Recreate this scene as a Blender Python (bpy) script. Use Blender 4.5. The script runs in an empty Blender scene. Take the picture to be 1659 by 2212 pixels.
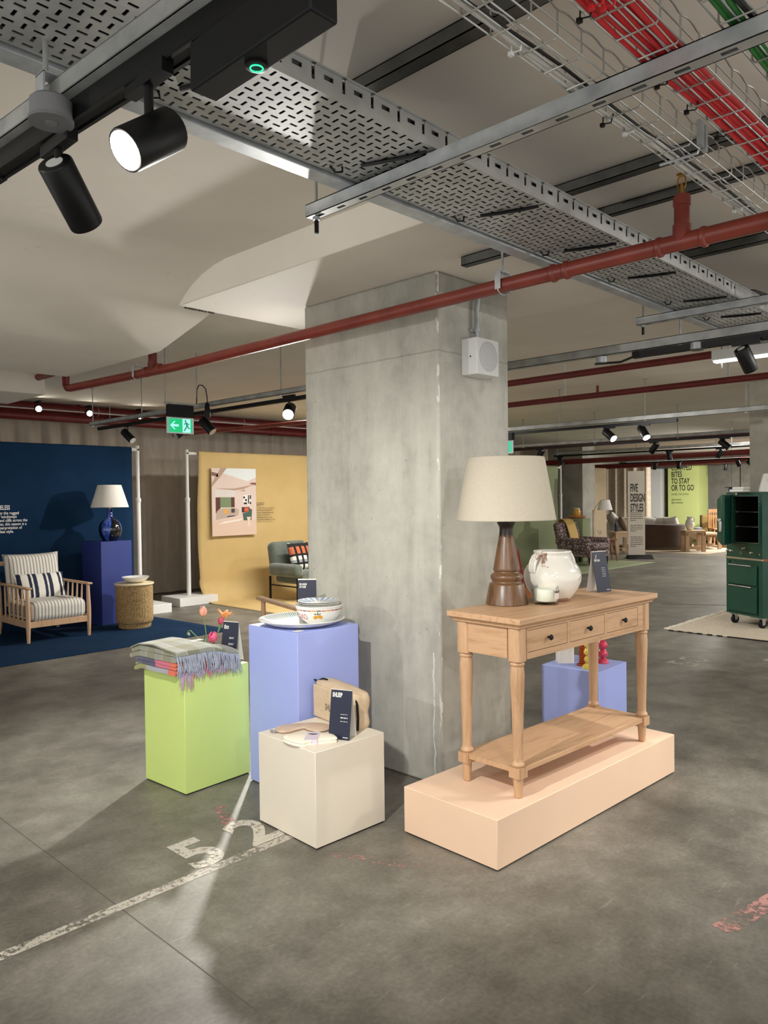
import bpy, bmesh, math, random
from mathutils import Vector, Matrix, noise as mnoise
random.seed(7)
PI = math.pi
SC = bpy.context.scene
COL = SC.collection

# ------------------------------------------------------------------ camera
AIM, PITCH, ROLL = math.radians(44.0), math.radians(-1.054), math.radians(-0.707)
_fh = Vector((math.cos(AIM), math.sin(AIM), 0)); _rt = Vector((math.sin(AIM), -math.cos(AIM), 0)); _z = Vector((0, 0, 1))
_fw = math.cos(PITCH)*_fh + math.sin(PITCH)*_z
_up = -math.sin(PITCH)*_fh + math.cos(PITCH)*_z
_r2 = math.cos(ROLL)*_rt + math.sin(ROLL)*_up
_u2 = -math.sin(ROLL)*_rt + math.cos(ROLL)*_up
cd = bpy.data.cameras.new('camera'); cam = bpy.data.objects.new('camera', cd); COL.objects.link(cam)
cd.sensor_fit = 'HORIZONTAL'; cd.sensor_width = 36.0; cd.lens = 36.0*1661.0/1659.0; cd.clip_start = 0.02
rot = Matrix((_r2, _u2, -_fw)).transposed()
cam.matrix_world = Matrix.Translation((0, 0, 1.43)) @ rot.to_4x4()
SC.camera = cam

# ------------------------------------------------------------------ exposure and light
SC.view_settings.view_transform = 'Standard'; SC.view_settings.look = 'None'
SC.view_settings.gamma = 1.0; SC.view_settings.use_curve_mapping = False
SC.view_settings.exposure = 0.5
w = bpy.data.worlds.new('world'); SC.world = w; w.use_nodes = True
w.node_tree.nodes['Background'].inputs[0].default_value = (1.0, 0.985, 0.96, 1)
w.node_tree.nodes['Background'].inputs[1].default_value = 0.8
WARM = (1.0, 0.975, 0.935)
def spot(name, pos, aim, watt, deg=110, blend=0.6, rad=0.04, col=WARM):
    l = bpy.data.lights.new(name, 'SPOT'); l.energy = watt; l.spot_size = math.radians(deg); l.spot_blend = blend
    l.shadow_soft_size = rad; l.color = col
    o = bpy.data.objects.new(name, l); COL.objects.link(o); o.location = pos
    o.rotation_euler = (Vector(aim) - Vector(pos)).to_track_quat('-Z', 'Y').to_euler()
    return o
def area(name, pos, aim, watt, sx, sy, col=WARM):
    l = bpy.data.lights.new(name, 'AREA'); l.energy = watt; l.shape = 'RECTANGLE'; l.size = sx; l.size_y = sy; l.color = col
    o = bpy.data.objects.new(name, l); COL.objects.link(o); o.location = pos
    o.rotation_euler = (Vector(aim) - Vector(pos)).to_track_quat('-Z', 'Y').to_euler()
    return o
LAMP_A = Vector((3.93, 4.86, 2.10))
spot('spot_light_behind_plinths', LAMP_A, (1.2, 2.4, 0.2), 330, 104, 0.8)
spot('spot_light_right_side', (4.6, -0.2, 2.3), (2.9, 1.9, 0.6), 45, 100, 0.6)
spot('spot_light_right_floor', (4.3, 0.2, 2.35), (3.25, 1.1, 0), 115, 46, 0.7, 0.04)
spot('fill_spot_left_side', (-2.0, 3.75, 2.2), (2.7, 2.6, 0.9), 90, 70, 0.7)  # weak fill added from the left; no lamp known there
spot('spot_light_near_track', (0.842, 1.763, 2.062), (2.166, 2.605, 0.62), 112, 96, 0.75, 0.03)
spot('spot_light_near_track_left', (0.70, 1.335, 2.075), (-0.1, 1.33, 1.48), 30, 90, 0.7, 0.03)
spot('fill_spot_behind_viewer', (-0.2, -2.1, 2.25), (2.75, 2.2, 0.95), 90, 46, 0.7, 0.05)  # added frontal fill, not a known lamp of the hall
spot('spot_light_right_of_viewer', (1.65, 0.36, 2.35), (2.95, 2.1, 0.85), 24, 84, 0.7, 0.035)
spot('spot_light_blue_set', (6.0, 6.4, 2.2), (3.8, 8.3, 0.2), 150, 84, 0.7)
spot('spot_light_yellow_set', (8.6, 6.4, 2.2), (7.0, 9.2, 0.9), 42, 120, 0.6)
spot('spot_light_olive_set', (17.5, 5.6, 2.2), (14.0, 9.0, 0.7), 150, 110, 0.6)
spot('spot_light_smoker', (6.2, 4.3, 2.2), (8.6, 2.9, 0.9), 60, 90, 0.6)
spot('fill_spot_green_pillar', (20.5, 7.0, 2.2), (24.0, 10.0, 1.4), 290, 120, 0.6)  # added to brighten the pillar wrap; no fitting stands here
area('fill_area_behind_viewer', (-1.2, -0.6, 2.62), (-1.2, -0.6, 0), 30, 2.4, 0.3)  # unseen soft fill added under the ceiling, no batten built here
area('fill_area_right_bay', (5.6, -0.5, 2.62), (5.6, -0.5, 0), 65, 2.4, 0.3)  # added so the floor bounces more light onto the ceiling
area('fill_area_mid_hall', (8.5, 1.2, 2.62), (8.5, 1.2, 0), 16, 2.4, 0.3)  # added fill for the middle of the hall, without a fitting
area('fill_area_far_hall', (13.5, 4.5, 2.62), (13.5, 4.5, 0), 60, 2.4, 0.3)  # added so the far ceiling does not go dark; no fitting
area('fill_area_end_hall', (21.0, 6.5, 2.62), (21.0, 6.5, 0), 260, 2.4, 0.3)  # added fill that lifts the lounge end, no lamp built here
area('fill_area_left_hall', (7.0, 7.0, 2.62), (7.0, 7.0, 0), 95, 2.4, 0.3)  # added fill that brightens the curtain and the left sets

# ------------------------------------------------------------------ mesh helpers
def lin(h):
    if isinstance(h, tuple): return h
    h = h.lstrip('#'); v = [int(h[i:i+2], 16)/255 for i in (0, 2, 4)]
    return tuple(x/12.92 if x <= 0.04045 else ((x+0.055)/1.055)**2.4 for x in v) + (1.0,)
class MB:
    def __init__(s): s.v = []; s.f = []; s.uv = None
    def add(s, vs, fs, M=None):
        o = len(s.v); s.v += [tuple(M @ Vector(p)) if M else tuple(p) for p in vs]
        s.f += [tuple(i+o for i in f) for f in fs]; return s
    def box(s, x0, x1, y0, y1, z0, z1, M=None):
        vs = [(x, y, z) for z in (z0, z1) for y in (y0, y1) for x in (x0, x1)]
        return s.add(vs, [(0, 2, 3, 1), (4, 5, 7, 6), (0, 1, 5, 4), (2, 6, 7, 3), (0, 4, 6, 2), (1, 3, 7, 5)], M)
    def lathe(s, prof, c=(0, 0, 0), n=32, M=None, sx=1, sy=1, cap=True):
        vs = []; fs = []; m = len(prof)
        for r, z in prof:
            for k in range(n):
                a = 2*PI*k/n; vs.append((c[0]+r*math.cos(a)*sx, c[1]+r*math.sin(a)*sy, c[2]+z))
        for i in range(m-1):
            for k in range(n):
                k2 = (k+1) % n; fs.append((i*n+k, i*n+k2, (i+1)*n+k2, (i+1)*n+k))
        if cap:
            fs.append(tuple(range(n-1, -1, -1))); fs.append(tuple((m-1)*n+k for k in range(n)))
        return s.add(vs, fs, M)
    def cyl(s, p0, p1, r0, r1=None, n=16):
        return s.tube([p0, p1], [r0, r0 if r1 is None else r1], n)
    def tube(s, pts, r, n=8, cap=True):
        P = [Vector(p) for p in pts]; m = len(P); R = r if isinstance(r, (list, tuple)) else [r]*m
        T = []
        for i in range(m):
            t = (P[min(i+1, m-1)] - P[max(i-1, 0)]); T.append(t.normalized() if t.length > 1e-9 else Vector((0, 0, 1)))
        a = Vector((0, 0, 1)) if abs(T[0].z) < 0.9 else Vector((1, 0, 0))
        N = T[0].cross(a).normalized(); vs = []; fs = []
        for i in range(m):
            if i: N = (N - T[i]*N.dot(T[i])).normalized()
            B = T[i].cross(N)
            for k in range(n):
                q = 2*PI*k/n; vs.append(P[i] + (N*math.cos(q) + B*math.sin(q))*R[i])
        for i in range(m-1):
            for k in range(n):
                k2 = (k+1) % n; fs.append((i*n+k, i*n+k2, (i+1)*n+k2, (i+1)*n+k))
        if cap: fs.append(tuple(range(n-1, -1, -1))); fs.append(tuple((m-1)*n+k for k in range(n)))
        return s.add(vs, fs)
    def prism(s, poly, a, b, axis='z', M=None):
        n = len(poly)
        def p3(u, v, t): return {'z': (u, v, t), 'x': (t, u, v), 'y': (u, t, v)}[axis]
        vs = [p3(u, v, a) for u, v in poly] + [p3(u, v, b) for u, v in poly]
        fs = [tuple(range(n-1, -1, -1)), tuple(range(n, 2*n))] + [(i, (i+1) % n, n+(i+1) % n, n+i) for i in range(n)]
        return s.add(vs, fs, M)
    def grid(s, fn, nu, nv, M=None, wrap=False):
        vs = [fn(i/nu, j/nv) for j in range(nv+1) for i in range(nu+1)]
        fs = [(j*(nu+1)+i, j*(nu+1)+i+1, (j+1)*(nu+1)+i+1, (j+1)*(nu+1)+i) for j in range(nv) for i in range(nu)]
        return s.add(vs, fs, M)
    def pillow(s, w, d, h, n=14, M=None, pw=2.6, c=(0, 0, 0)):
        for sg in (1, -1):
            def fn(u, v):
                x, y = 2*u-1, 2*v-1
                t = max(0, (1-abs(x)**pw))*max(0, (1-abs(y)**pw))
                pin = 1-0.06*(x*x*y*y > 0.6)
                return (c[0]+x*w/2*(1-0.05*(1-abs(y)**2)*abs(x)**3), c[1]+y*d/2*(1-0.05*(1-abs(x)**2)*abs(y)**3), c[2]+sg*h/2*t**0.45)
            s.grid(fn, n, n, M)
        return s
    def build(s, name, mat, parent=None, loc=None, rz=0, smooth=None, bevel=0, solid=0, seg=2, sub=0, rot=None):
        me = bpy.data.meshes.new(name); me.from_pydata(s.v, [], s.f); me.validate()
        bm = bmesh.new(); bm.from_mesh(me)
        bmesh.ops.remove_doubles(bm, verts=bm.verts, dist=1e-6)
        bmesh.ops.recalc_face_normals(bm, faces=bm.faces); bm.to_mesh(me); bm.free()
        o = bpy.data.objects.new(name, me); COL.objects.link(o)
        if mat: me.materials.append(mat)
        if smooth is not None:
            me.shade_smooth(); me.set_sharp_from_angle(angle=math.radians(smooth))
        if solid:
            m = o.modifiers.new('solid', 'SOLIDIFY'); m.thickness = solid; m.offset = 0
        if bevel:
            m = o.modifiers.new('bevel', 'BEVEL'); m.width = bevel; m.segments = seg; m.limit_method = 'ANGLE'; m.angle_limit = math.radians(35)
            if smooth is None:
                me.shade_smooth(); me.set_sharp_from_angle(angle=math.radians(40)); m.harden_normals = False
        if sub:
            m = o.modifiers.new('sub', 'SUBSURF'); m.levels = sub; m.render_levels = sub
        if parent: o.parent = parent
        if loc: o.location = loc
        if rot: o.rotation_euler = rot
        elif rz: o.rotation_euler = (0, 0, rz)
        return o
def tag(o, label=None, cat=None, group=None, kind=None):
    if label: o['label'] = label
    if cat: o['category'] = cat
    if group: o['group'] = group
    if kind: o['kind'] = kind
    return o
def thing(name, label, cat, loc=(0, 0, 0), rz=0, group=None, rot=None):
    o = bpy.data.objects.new(name, None); COL.objects.link(o); o.location = loc; o.rotation_euler = rot if rot else (0, 0, rz)
    o.empty_display_size = 0.1
    return tag(o, label, cat, group)
def copy_tree(o, parent=None):
    c = o.copy(); COL.objects.link(c)
    if parent: c.parent = parent
    for ch in [x for x in bpy.data.objects if x.parent == o]: copy_tree(ch, c)
    return c
def structure(o): o['kind'] = 'structure'; return o
def frame(x, y, n=None):
    z = Vector(x).cross(Vector(y)).normalized(); x = Vector(x).normalized(); y = z.cross(x)
    return Matrix((x, y, z)).transposed()
def lettering(name, lines, size, mat, parent, origin, right, upv, cond=0.62, bold=0.0, lead=1.1, align='LEFT', extrude=0.0006, wrap=None, res=3, xend=None):
    """Real letters: each line a font curve turned into mesh, laid on the plane (right, upv) at origin."""
    mb = MB(); Rm = frame(right, upv)
    if isinstance(lines, str): lines = [lines]
    for i, t in enumerate(lines):
        cu = bpy.data.curves.new('lettering', 'FONT'); cu.body = t; cu.size = size; cu.align_x = align; cu.resolution_u = res
        cu.offset = bold*size; cu.extrude = extrude/2
        ob = bpy.data.objects.new('lettering', cu); COL.objects.link(ob)
        dg = bpy.context.evaluated_depsgraph_get(); me = bpy.data.meshes.new_from_object(ob.evaluated_get(dg))
        vs = [Vector((v.co.x*cond, v.co.y - i*size*lead, v.co.z)) for v in me.vertices]; fs = [tuple(p.vertices) for p in me.polygons]
        if wrap:
            R, a0 = wrap; base = Vector(origin)
            oz = base.z; vs = [Vector((base.x, base.y, 0)) + Vector(((R(v.y+oz)+0.0006+v.z)*math.cos(a0+v.x/R(0.05)), (R(v.y+oz)+0.0006+v.z)*math.sin(a0+v.x/R(0.05)), v.y+oz)) for v in vs]
        else:
            vs = [Vector(origin) + Rm @ v for v in vs]
        mb.add(vs, fs)
        bpy.data.objects.remove(ob); bpy.data.curves.remove(cu); bpy.data.meshes.remove(me)
    if xend is not None:
        rv = Vector(right).normalized(); mx = max(Vector(v).dot(rv) for v in mb.v); mb.v = [tuple(Vector(v)+rv*(xend-mx)) for v in mb.v]
    return mb.build(name, mat, parent)

# ------------------------------------------------------------------ material helpers
class NT:
    def __init__(s, name):
        s.m = bpy.data.materials.new(name); s.m.use_nodes = True; s.t = s.m.node_tree; s.b = s.t.nodes['Principled BSDF']; s.out = s.t.nodes['Material Output']
    def n(s, typ, **kw):
        x = s.t.nodes.new(typ)
        for k, v in kw.items(): setattr(x, k, v)
        return x
    def l(s, a, b): s.t.links.new(a, b)
    def val(s, sock, x):
        if hasattr(x, 'is_output'): s.l(x, sock)
        else: sock.default_value = x
    def math(s, op, a, b=None, c=None, clamp=False):
        x = s.n('ShaderNodeMath', operation=op); x.use_clamp = clamp; s.val(x.inputs[0], a)
        if b is not None: s.val(x.inputs[1], b)
        if c is not None: s.val(x.inputs[2], c)
        return x.outputs[0]
    def coord(s, scale=(1, 1, 1), kind='Object', loc=(0, 0, 0), rot=(0, 0, 0)):
        t = s.n('ShaderNodeTexCoord'); m = s.n('ShaderNodeMapping'); m.inputs['Scale'].default_value = scale; m.inputs['Location'].default_value = loc; m.inputs['Rotation'].default_value = rot
        s.l(t.outputs[kind], m.inputs[0]); return m.outputs[0]
    def xyz(s, kind='Object'):
        t = s.n('ShaderNodeTexCoord'); x = s.n('ShaderNodeSeparateXYZ'); s.l(t.outputs[kind], x.inputs[0]); return x.outputs
    def noise(s, vec, scale, detail=4, rough=0.55, dist=0.0):
        x = s.n('ShaderNodeTexNoise'); x.inputs['Scale'].default_value = scale; x.inputs['Detail'].default_value = detail
        x.inputs['Roughness'].default_value = rough; x.inputs['Distortion'].default_value = dist; s.l(vec, x.inputs['Vector']); return x.outputs['Fac']
    def ramp(s, fac, stops, interp='LINEAR'):
        x = s.n('ShaderNodeValToRGB'); e = x.color_ramp.elements; x.color_ramp.interpolation = interp
        while len(e) < len(stops): e.new(0.5)
        for el, (p, c) in zip(e, stops): el.position = p; el.color = lin(c) if not isinstance(c, (int, float)) else (c, c, c, 1)
        s.l(fac, x.inputs[0]); return x.outputs[0]
    def mix(s, fac, a, b, blend='MIX'):
        x = s.n('ShaderNodeMix', data_type='RGBA', blend_type=blend); s.val(x.inputs[0], fac)
        s.val(x.inputs[6], lin(a) if isinstance(a, str) else a); s.val(x.inputs[7], lin(b) if isinstance(b, str) else b); return x.outputs[2]
    def bump(s, h, strength=0.2, dist=0.01):
        x = s.n('ShaderNodeBump'); x.inputs['Strength'].default_value = strength; x.inputs['Distance'].default_value = dist; s.l(h, x.inputs['Height']); s.l(x.outputs[0], s.b.inputs['Normal'])
    def set(s, col=None, rough=None, metal=None, **kw):
        if col is not None: s.val(s.b.inputs['Base Color'], lin(col) if isinstance(col, str) else col)
        if rough is not None: s.val(s.b.inputs['Roughness'], rough)
        if metal is not None: s.val(s.b.inputs['Metallic'], metal)
        for k, v in kw.items(): s.val(s.b.inputs[k.replace('_', ' ')], v)
        return s.m
def pm(name, c1, rough=0.5, metal=0.0, c2=None, scale=6, stretch=(1, 1, 1), lo=0.35, hi=0.65, bump=0, bscale=None, detail=4, **kw):
    t = NT(name); v = t.coord(stretch); f = t.noise(v, scale, detail)
    if c2 is None:
        l = lin(c1); c2c = tuple(x*0.93 for x in l[:3]) + (1,)
        col = t.mix(f, l, c2c)
    else: col = t.ramp(f, [(lo, c1), (hi, c2)])
    if bump:
        g = t.noise(t.coord(stretch), bscale or scale*8, 3); t.bump(g, bump, 0.004)
    return t.set(col, rough, metal, **kw)
def stripes(name, axis, period, stops, rough=0.8, wob=0.0, bump=0.1, offs=0.0):
    t = NT(name); x = t.xyz()[axis]
    if wob: x = t.math('ADD', x, t.math('MULTIPLY', t.math('SUBTRACT', t.noise(t.coord(), 22, 3), 0.5), wob))
    f = t.math('FRACT', t.math('ADD', t.math('DIVIDE', x, period), offs))
    c = t.ramp(f, stops, 'CONSTANT')
    t.bump(t.noise(t.coord(), 350, 2), bump, 0.003)
    return t.set(c, rough, 0.0)
def wood(name, light, dark, axis=0, scale=3.0, rough=0.45):
    st = [14, 14, 14]; st[axis] = 1.2
    t = NT(name); v = t.coord(tuple(st)); n1 = t.noise(v, scale, 6, 0.6, 0.4); n2 = t.noise(t.coord(tuple(x*4 for x in st)), scale*2, 3)
    f = t.math('ADD', t.math('MULTIPLY', n1, 0.75), t.math('MULTIPLY', n2, 0.25))
    c = t.ramp(f, [(0.32, dark), (0.5, light), (0.72, light)]); t.bump(f, 0.06, 0.003)
    return t.set(c, rough, 0.0)
def slots(name, px, py, lo=0.34, th=0.13, both=True, axes=(0, 1), col='#a2a4a2', offx=0.0, offy=0.0):
    """Galvanised sheet punched with a basket-weave of slots (real openings: transparent where punched)."""
    t = NT(name); X = t.xyz(); u = t.math('ADD', t.math('DIVIDE', X[axes[0]], px), offx); v = t.math('ADD', t.math('DIVIDE', X[axes[1]], py), offy)
    fu = t.math('ABSOLUTE', t.math('SUBTRACT', t.math('FRACT', u), 0.5)); fv = t.math('ABSOLUTE', t.math('SUBTRACT', t.math('FRACT', v), 0.5))
    h1 = t.math('MULTIPLY', t.math('LESS_THAN', fu, lo), t.math('LESS_THAN', fv, th))
    if both:
        h2 = t.math('MULTIPLY', t.math('LESS_THAN', fu, th), t.math('LESS_THAN', fv, lo))
        par = t.math('GREATER_THAN', t.math('FRACT', t.math('MULTIPLY', t.math('ADD', t.math('FLOOR', u), t.math('FLOOR', v)), 0.5)), 0.25)
        h = t.math('ADD', t.math('MULTIPLY', h1, par), t.math('MULTIPLY', h2, t.math('SUBTRACT', 1.0, par)))
    else: h = h1
    n = t.noise(t.coord(), 9, 5)
    t.set(t.ramp(n, [(0.3, col), (0.7, '#c0c2c0')]), 0.42, 0.45)
    t.l(t.math('SUBTRACT', 1.0, h), t.b.inputs['Alpha'])
    return t.m
def emit(name, col, k):
    t = NT(name); t.set('#000000', 0.5, 0.0); t.b.inputs['Emission Color'].default_value = lin(col); t.b.inputs['Emission Strength'].default_value = k; return t.m

# ------------------------------------------------------------------ materials
def mat_floor():
    t = NT('floor_concrete'); v = t.coord(); a = t.noise(v, 0.9, 6, 0.6, 0.6); b = t.noise(v, 4.5, 6, 0.65); c = t.noise(v, 60, 3)
    f = t.math('ADD', t.math('MULTIPLY', a, 0.46), t.math('ADD', t.math('MULTIPLY', b, 0.38), t.math('MULTIPLY', c, 0.16)))
    col = t.ramp(f, [(0.31, '#3f3c35'), (0.43, '#59554c'), (0.51, '#6b675d'), (0.58, '#7b776d'), (0.68, '#938f84')])
    sc = t.noise(t.coord((1, 9, 1), rot=(0, 0, 0.7)), 5, 5, 0.7); col = t.mix(t.ramp(sc, [(0.62, 0.0), (0.75, 0.35)]), col, '#b9b5aa')
    sp = t.noise(v, 25, 2); col = t.mix(t.ramp(sp, [(0.70, 0.0), (0.78, 0.6)]), col, '#57544d')
    t.bump(t.math('ADD', b, t.math('MULTIPLY', c, 0.5)), 0.12, 0.004)
    return t.set(col, t.ramp(a, [(0.3, 0.55), (0.7, 0.38)]), 0.0)
def mat_ceiling():
    t = NT('painted_concrete_ceiling'); v = t.coord(); a = t.noise(v, 1.1, 5, 0.6); b = t.noise(v, 26, 3)
    col = t.ramp(a, [(0.3, '#d6cfc3'), (0.7, '#e3dcd0')])
    col = t.mix(t.ramp(t.noise(v, 9, 5, 0.75), [(0.66, 0.0), (0.76, 0.4)]), col, '#8f8778')
    t.bump(b, 0.1, 0.004); return t.set(col, 0.85, 0.0)
def mat_column():
    t = NT('bare_concrete'); v = t.coord(); a = t.noise(t.coord((3, 3, 0.6)), 1.6, 6, 0.65, 0.3); b = t.noise(v, 14, 5, 0.6)
    f = t.math('ADD', t.math('MULTIPLY', a, 0.7), t.math('MULTIPLY', b, 0.3))
    col = t.ramp(f, [(0.3, '#95938a'), (0.5, '#b3b1a6'), (0.68, '#c3c1b5')])
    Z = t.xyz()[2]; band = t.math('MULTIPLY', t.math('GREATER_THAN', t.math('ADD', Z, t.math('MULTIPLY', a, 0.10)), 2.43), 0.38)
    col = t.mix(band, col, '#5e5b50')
    j = t.math('LESS_THAN', t.math('ABSOLUTE', t.math('SUBTRACT', t.math('ADD', Z, t.math('MULTIPLY', b, 0.012)), 2.155)), 0.004)
    col = t.mix(t.math('MULTIPLY', j, 0.35), col, '#66645b')
    st = t.noise(t.coord((30, 30, 1.0)), 2.2, 3, 0.5); col = t.mix(t.ramp(st, [(0.74, 0.0), (0.80, 0.55)]), col, '#d6d3c8')
    XY = t.xyz(); dr = t.math('ABSOLUTE', t.math('SUBTRACT', t.math('ADD', XY[1], t.math('MULTIPLY', t.math('SUBTRACT', t.noise(t.coord((1, 1, 5)), 5, 3), 0.5), 0.025)), 2.468))
    dm = t.math('MULTIPLY', t.math('MULTIPLY', t.math('LESS_THAN', dr, t.math('MULTIPLY', t.noise(t.coord((1, 1, 3)), 8, 2), 0.008)), t.math('LESS_THAN', Z, 0.66)), t.math('LESS_THAN', XY[0], 2.9))
    col = t.mix(t.math('MULTIPLY', dm, 0.85), col, '#e2e0d8')
    ed = t.math('MULTIPLY', t.math('GREATER_THAN', t.noise(t.coord((4, 4, 1.2)), 9, 3), 0.60), t.math('MULTIPLY', t.math('LESS_THAN', XY[1], 2.432), t.math('LESS_THAN', XY[0], 2.909)))
    col = t.mix(t.math('MULTIPLY', ed, 0.8), col, '#e2e0d8')
    pit = t.noise(v, 34, 2); col = t.mix(t.ramp(pit, [(0.72, 0.0), (0.77, 0.5)]), col, '#77746a')
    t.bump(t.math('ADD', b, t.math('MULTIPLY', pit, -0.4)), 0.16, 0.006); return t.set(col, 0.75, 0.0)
M = {}
M['floor'] = mat_floor(); M['ceil'] = mat_ceiling(); M['column'] = mat_column()
M['galv'] = pm('galvanised_steel', '#a3a8ab', 0.42, 0.5, '#c6cacc', 14, (1, 1, 1), 0.3, 0.7)
M['galv_dull'] = pm('dull_galvanised_steel', '#8b8d8a', 0.55, 0.4, '#a8aaa7', 8)
M['dark_rail'] = pm('dark_steel', '#4c4c48', 0.5, 0.5, '#5f5f5a', 10)
M['black'] = pm('black_metal', '#0a0b0d', 0.42, Specular_IOR_Level=0.3)
M['black_matt'] = pm('black_plastic', '#0c0d10', 0.6, Specular_IOR_Level=0.3)
M['tray'] = slots('punched_tray_base', 0.0315, 0.0315, 0.37, 0.125, offy=0.5)
M['tray_side'] = slots('punched_tray_side', 0.05, 0.06, 0.30, 0.10, True, (0, 2), '#a9aaa7', 0.0, -0.17)
M['strut_slot'] = slots('slotted_strut_base', 0.10, 0.041, 0.17, 0.16, False, (1, 0), '#a5a7a6', 0.0, 0.5)
M['red_pipe'] = pm('red_oxide_paint', '#742c21', 0.42, 0.0, '#833527', 7)
M['dark_red_pipe'] = pm('dark_red_paint', '#611a18', 0.42, 0.0, '#702220', 7)
M['white_cable'] = pm('white_cable', '#d6d6d2', 0.5); M['black_cable'] = pm('black_cable', '#141414', 0.5)
M['red_cable'] = pm('red_cable', '#d02a30', 0.45); M['green_cable'] = pm('green_cable', '#2f7a35', 0.5)
M['wire'] = pm('zinc_wire', '#a9aaa4', 0.35, 0.7)
M['brass'] = pm('brass', '#a98443', 0.3, 0.9)
M['white'] = pm('white_paint', '#e6e4de', 0.5); M['white_plastic'] = pm('white_plastic', '#dfe0de', 0.4)
M['grille'] = pm('speaker_grille', '#c9cac9', 0.7, 0.0, '#b8b9b8', 300)
M['oak'] = wood('pale_oak', '#c09a76', '#a37e5b', 0); M['oak_y'] = wood('pale_oak_cross', '#c09a76', '#a37e5b', 1); M['oak_z'] = wood('pale_oak_upright', '#c09a76', '#a37e5b', 2)
M['oak_dark'] = wood('oak_shadow_gap', '#7c5a34', '#634626', 0)
M['walnut'] = wood('walnut', '#66492f', '#3a2718', 2, 2.4, 0.34); M['walnut_dark'] = pm('dark_walnut', '#2c1a11', 0.35)
M['linen'] = pm('linen_shade', '#bdb4a3', 0.9, 0, '#b5ac9a', 60, (1, 1, 4), 0.3, 0.7, 0.06, 400)
M['lime'] = pm('lime_paint', '#cbe083', 0.6); M['lilac'] = pm('lilac_paint', '#a3b0ec', 0.6); M['offwhite'] = pm('off_white_paint', '#e2d9c8', 0.6)
M['pink'] = pm('blush_paint', '#e8c8ac', 0.6)
M['navy_card'] = pm('navy_card', '#121a33', 0.5); M['card_white'] = pm('white_card', '#e8e4da', 0.6)
M['ink_white'] = pm('white_ink', '#f2f0ea', 0.6); M['ink_black'] = pm('black_ink', '#1c1b1a', 0.6)
M['porcelain'] = pm('white_porcelain', '#eeede8', 0.15, 0, None, 3, Coat_Weight=0.5)
M['curtain'] = pm('taupe_curtain', '#bdb1a1', 0.95, 0, '#cabeae', 12, (1, 1, 0.3), 0.3, 0.7, 0.1, 200)
M['curtain_light'] = pm('beige_curtain', '#a79a86', 0.95, 0, '#b5a894', 12)
M['blue_sheet'] = pm('navy_backdrop', '#122a43', 0.95, 0, '#16304b', 2.5, Specular_IOR_Level=0.1); M['yellow_sheet'] = pm('mustard_backdrop', '#c6a96e', 0.85, 0, '#ccb077', 2.5)
M['olive'] = pm('olive_backdrop', '#838b66', 0.85, 0, '#8b936e', 2.5)
M['blue_plinth'] = pm('blue_paint', '#22337a', 0.6)
def mat_glass():
    t = NT('thin_clear_glass'); g = t.n('ShaderNodeBsdfGlossy'); g.inputs['Roughness'].default_value = 0.02; tr = t.n('ShaderNodeBsdfTransparent'); tr.inputs[0].default_value = (0.96, 0.98, 0.975, 1)
    lw = t.n('ShaderNodeLayerWeight'); lw.inputs[0].default_value = 0.22; mx = t.n('ShaderNodeMixShader')
    t.l(t.math('MULTIPLY', lw.outputs['Fresnel'], 0.55), mx.inputs[0]); t.l(tr.outputs[0], mx.inputs[1]); t.l(g.outputs[0], mx.inputs[2]); t.l(mx.outputs[0], t.out.inputs[0]); return t.m
M['glass'] = mat_glass(); M['thin_glass'] = M['glass']
M['wax'] = pm('candle_wax', '#f0ecdc', 0.5)
def mat_jug():
    t = NT('crackled_white_glaze'); v = t.coord(); a = t.noise(v, 7, 5, 0.65, 0.5)
    col = t.ramp(t.noise(v, 3, 4), [(0.3, '#d2cec3'), (0.7, '#e6e2d8')])
    ch = t.ramp(a, [(0.595, 0.0), (0.62, 0.9)]); col = t.mix(ch, col, '#8a6248')
    Z = t.xyz()[2]; lowm = t.math('MULTIPLY', t.math('LESS_THAN', t.math('ADD', Z, t.math('MULTIPLY', t.noise(v, 9, 3), 0.05)), 0.040), 0.8)
    col = t.mix(lowm, col, '#9c7152')
    t.bump(t.noise(v, 16, 3), 0.12, 0.006); return t.set(col, 0.12, 0.0, Coat_Weight=0.6)
M['jug'] = mat_jug()
# ================================================================== SETTING
structure(MB().box(-1.6, 32, -1.6, 16, -0.1, 0).build('floor', M['floor']))
CZ = 2.70
structure(MB().box(-8, 32, -9, 16, CZ, CZ+0.2).build('ceiling', M['ceil']))
# drop panel round the column (trim_1) and the lower slab with its sloping haunch on the left (trim_2)
structure(MB().box(2.36, 4.03, 1.97, 3.885, 2.536, CZ+0.01).build('trim_1', M['ceil'], bevel=0.006))
structure(MB().prism([(3.40, CZ+0.001), (3.52, 2.690), (3.64, 2.664), (3.74, 2.628), (3.82, 2.585), (3.885, 2.536), (4.0, 2.503), (4.48, 2.39), (5.86, 2.39), (5.86, CZ+0.005)], -8, 2.58, 'x').build('trim_2', M['ceil'], smooth=28))
structure(MB().box(-8, 2.78, 6.75, 7.6, 2.36, CZ+0.005).build('trim_3', M['ceil'], bevel=0.006))
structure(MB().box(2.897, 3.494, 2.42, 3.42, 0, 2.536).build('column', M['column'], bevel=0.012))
M['column_far'] = pm('far_concrete', '#8f8c80', 0.8, 0, '#a5a296', 3)
structure(MB().box(9.2, 9.8, 2.1, 3.09, 0, CZ).build('column', M['column_far'], bevel=0.01))
structure(MB().box(16.4, 17.0, 9.28, 10.22, 0, CZ).build('column', M['column_far'], bevel=0.01))
structure(MB().box(26, 26.2, 2, 14, 0, CZ).build('wall_right', M['column_far']))
jm = pm('dark_wall_joint', '#4b4942', 0.9)  # dark strip along the wall joint
structure(MB().box(25.985, 26.01, 9.0, 9.03, 0, CZ).build('trim_4', jm))
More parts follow.
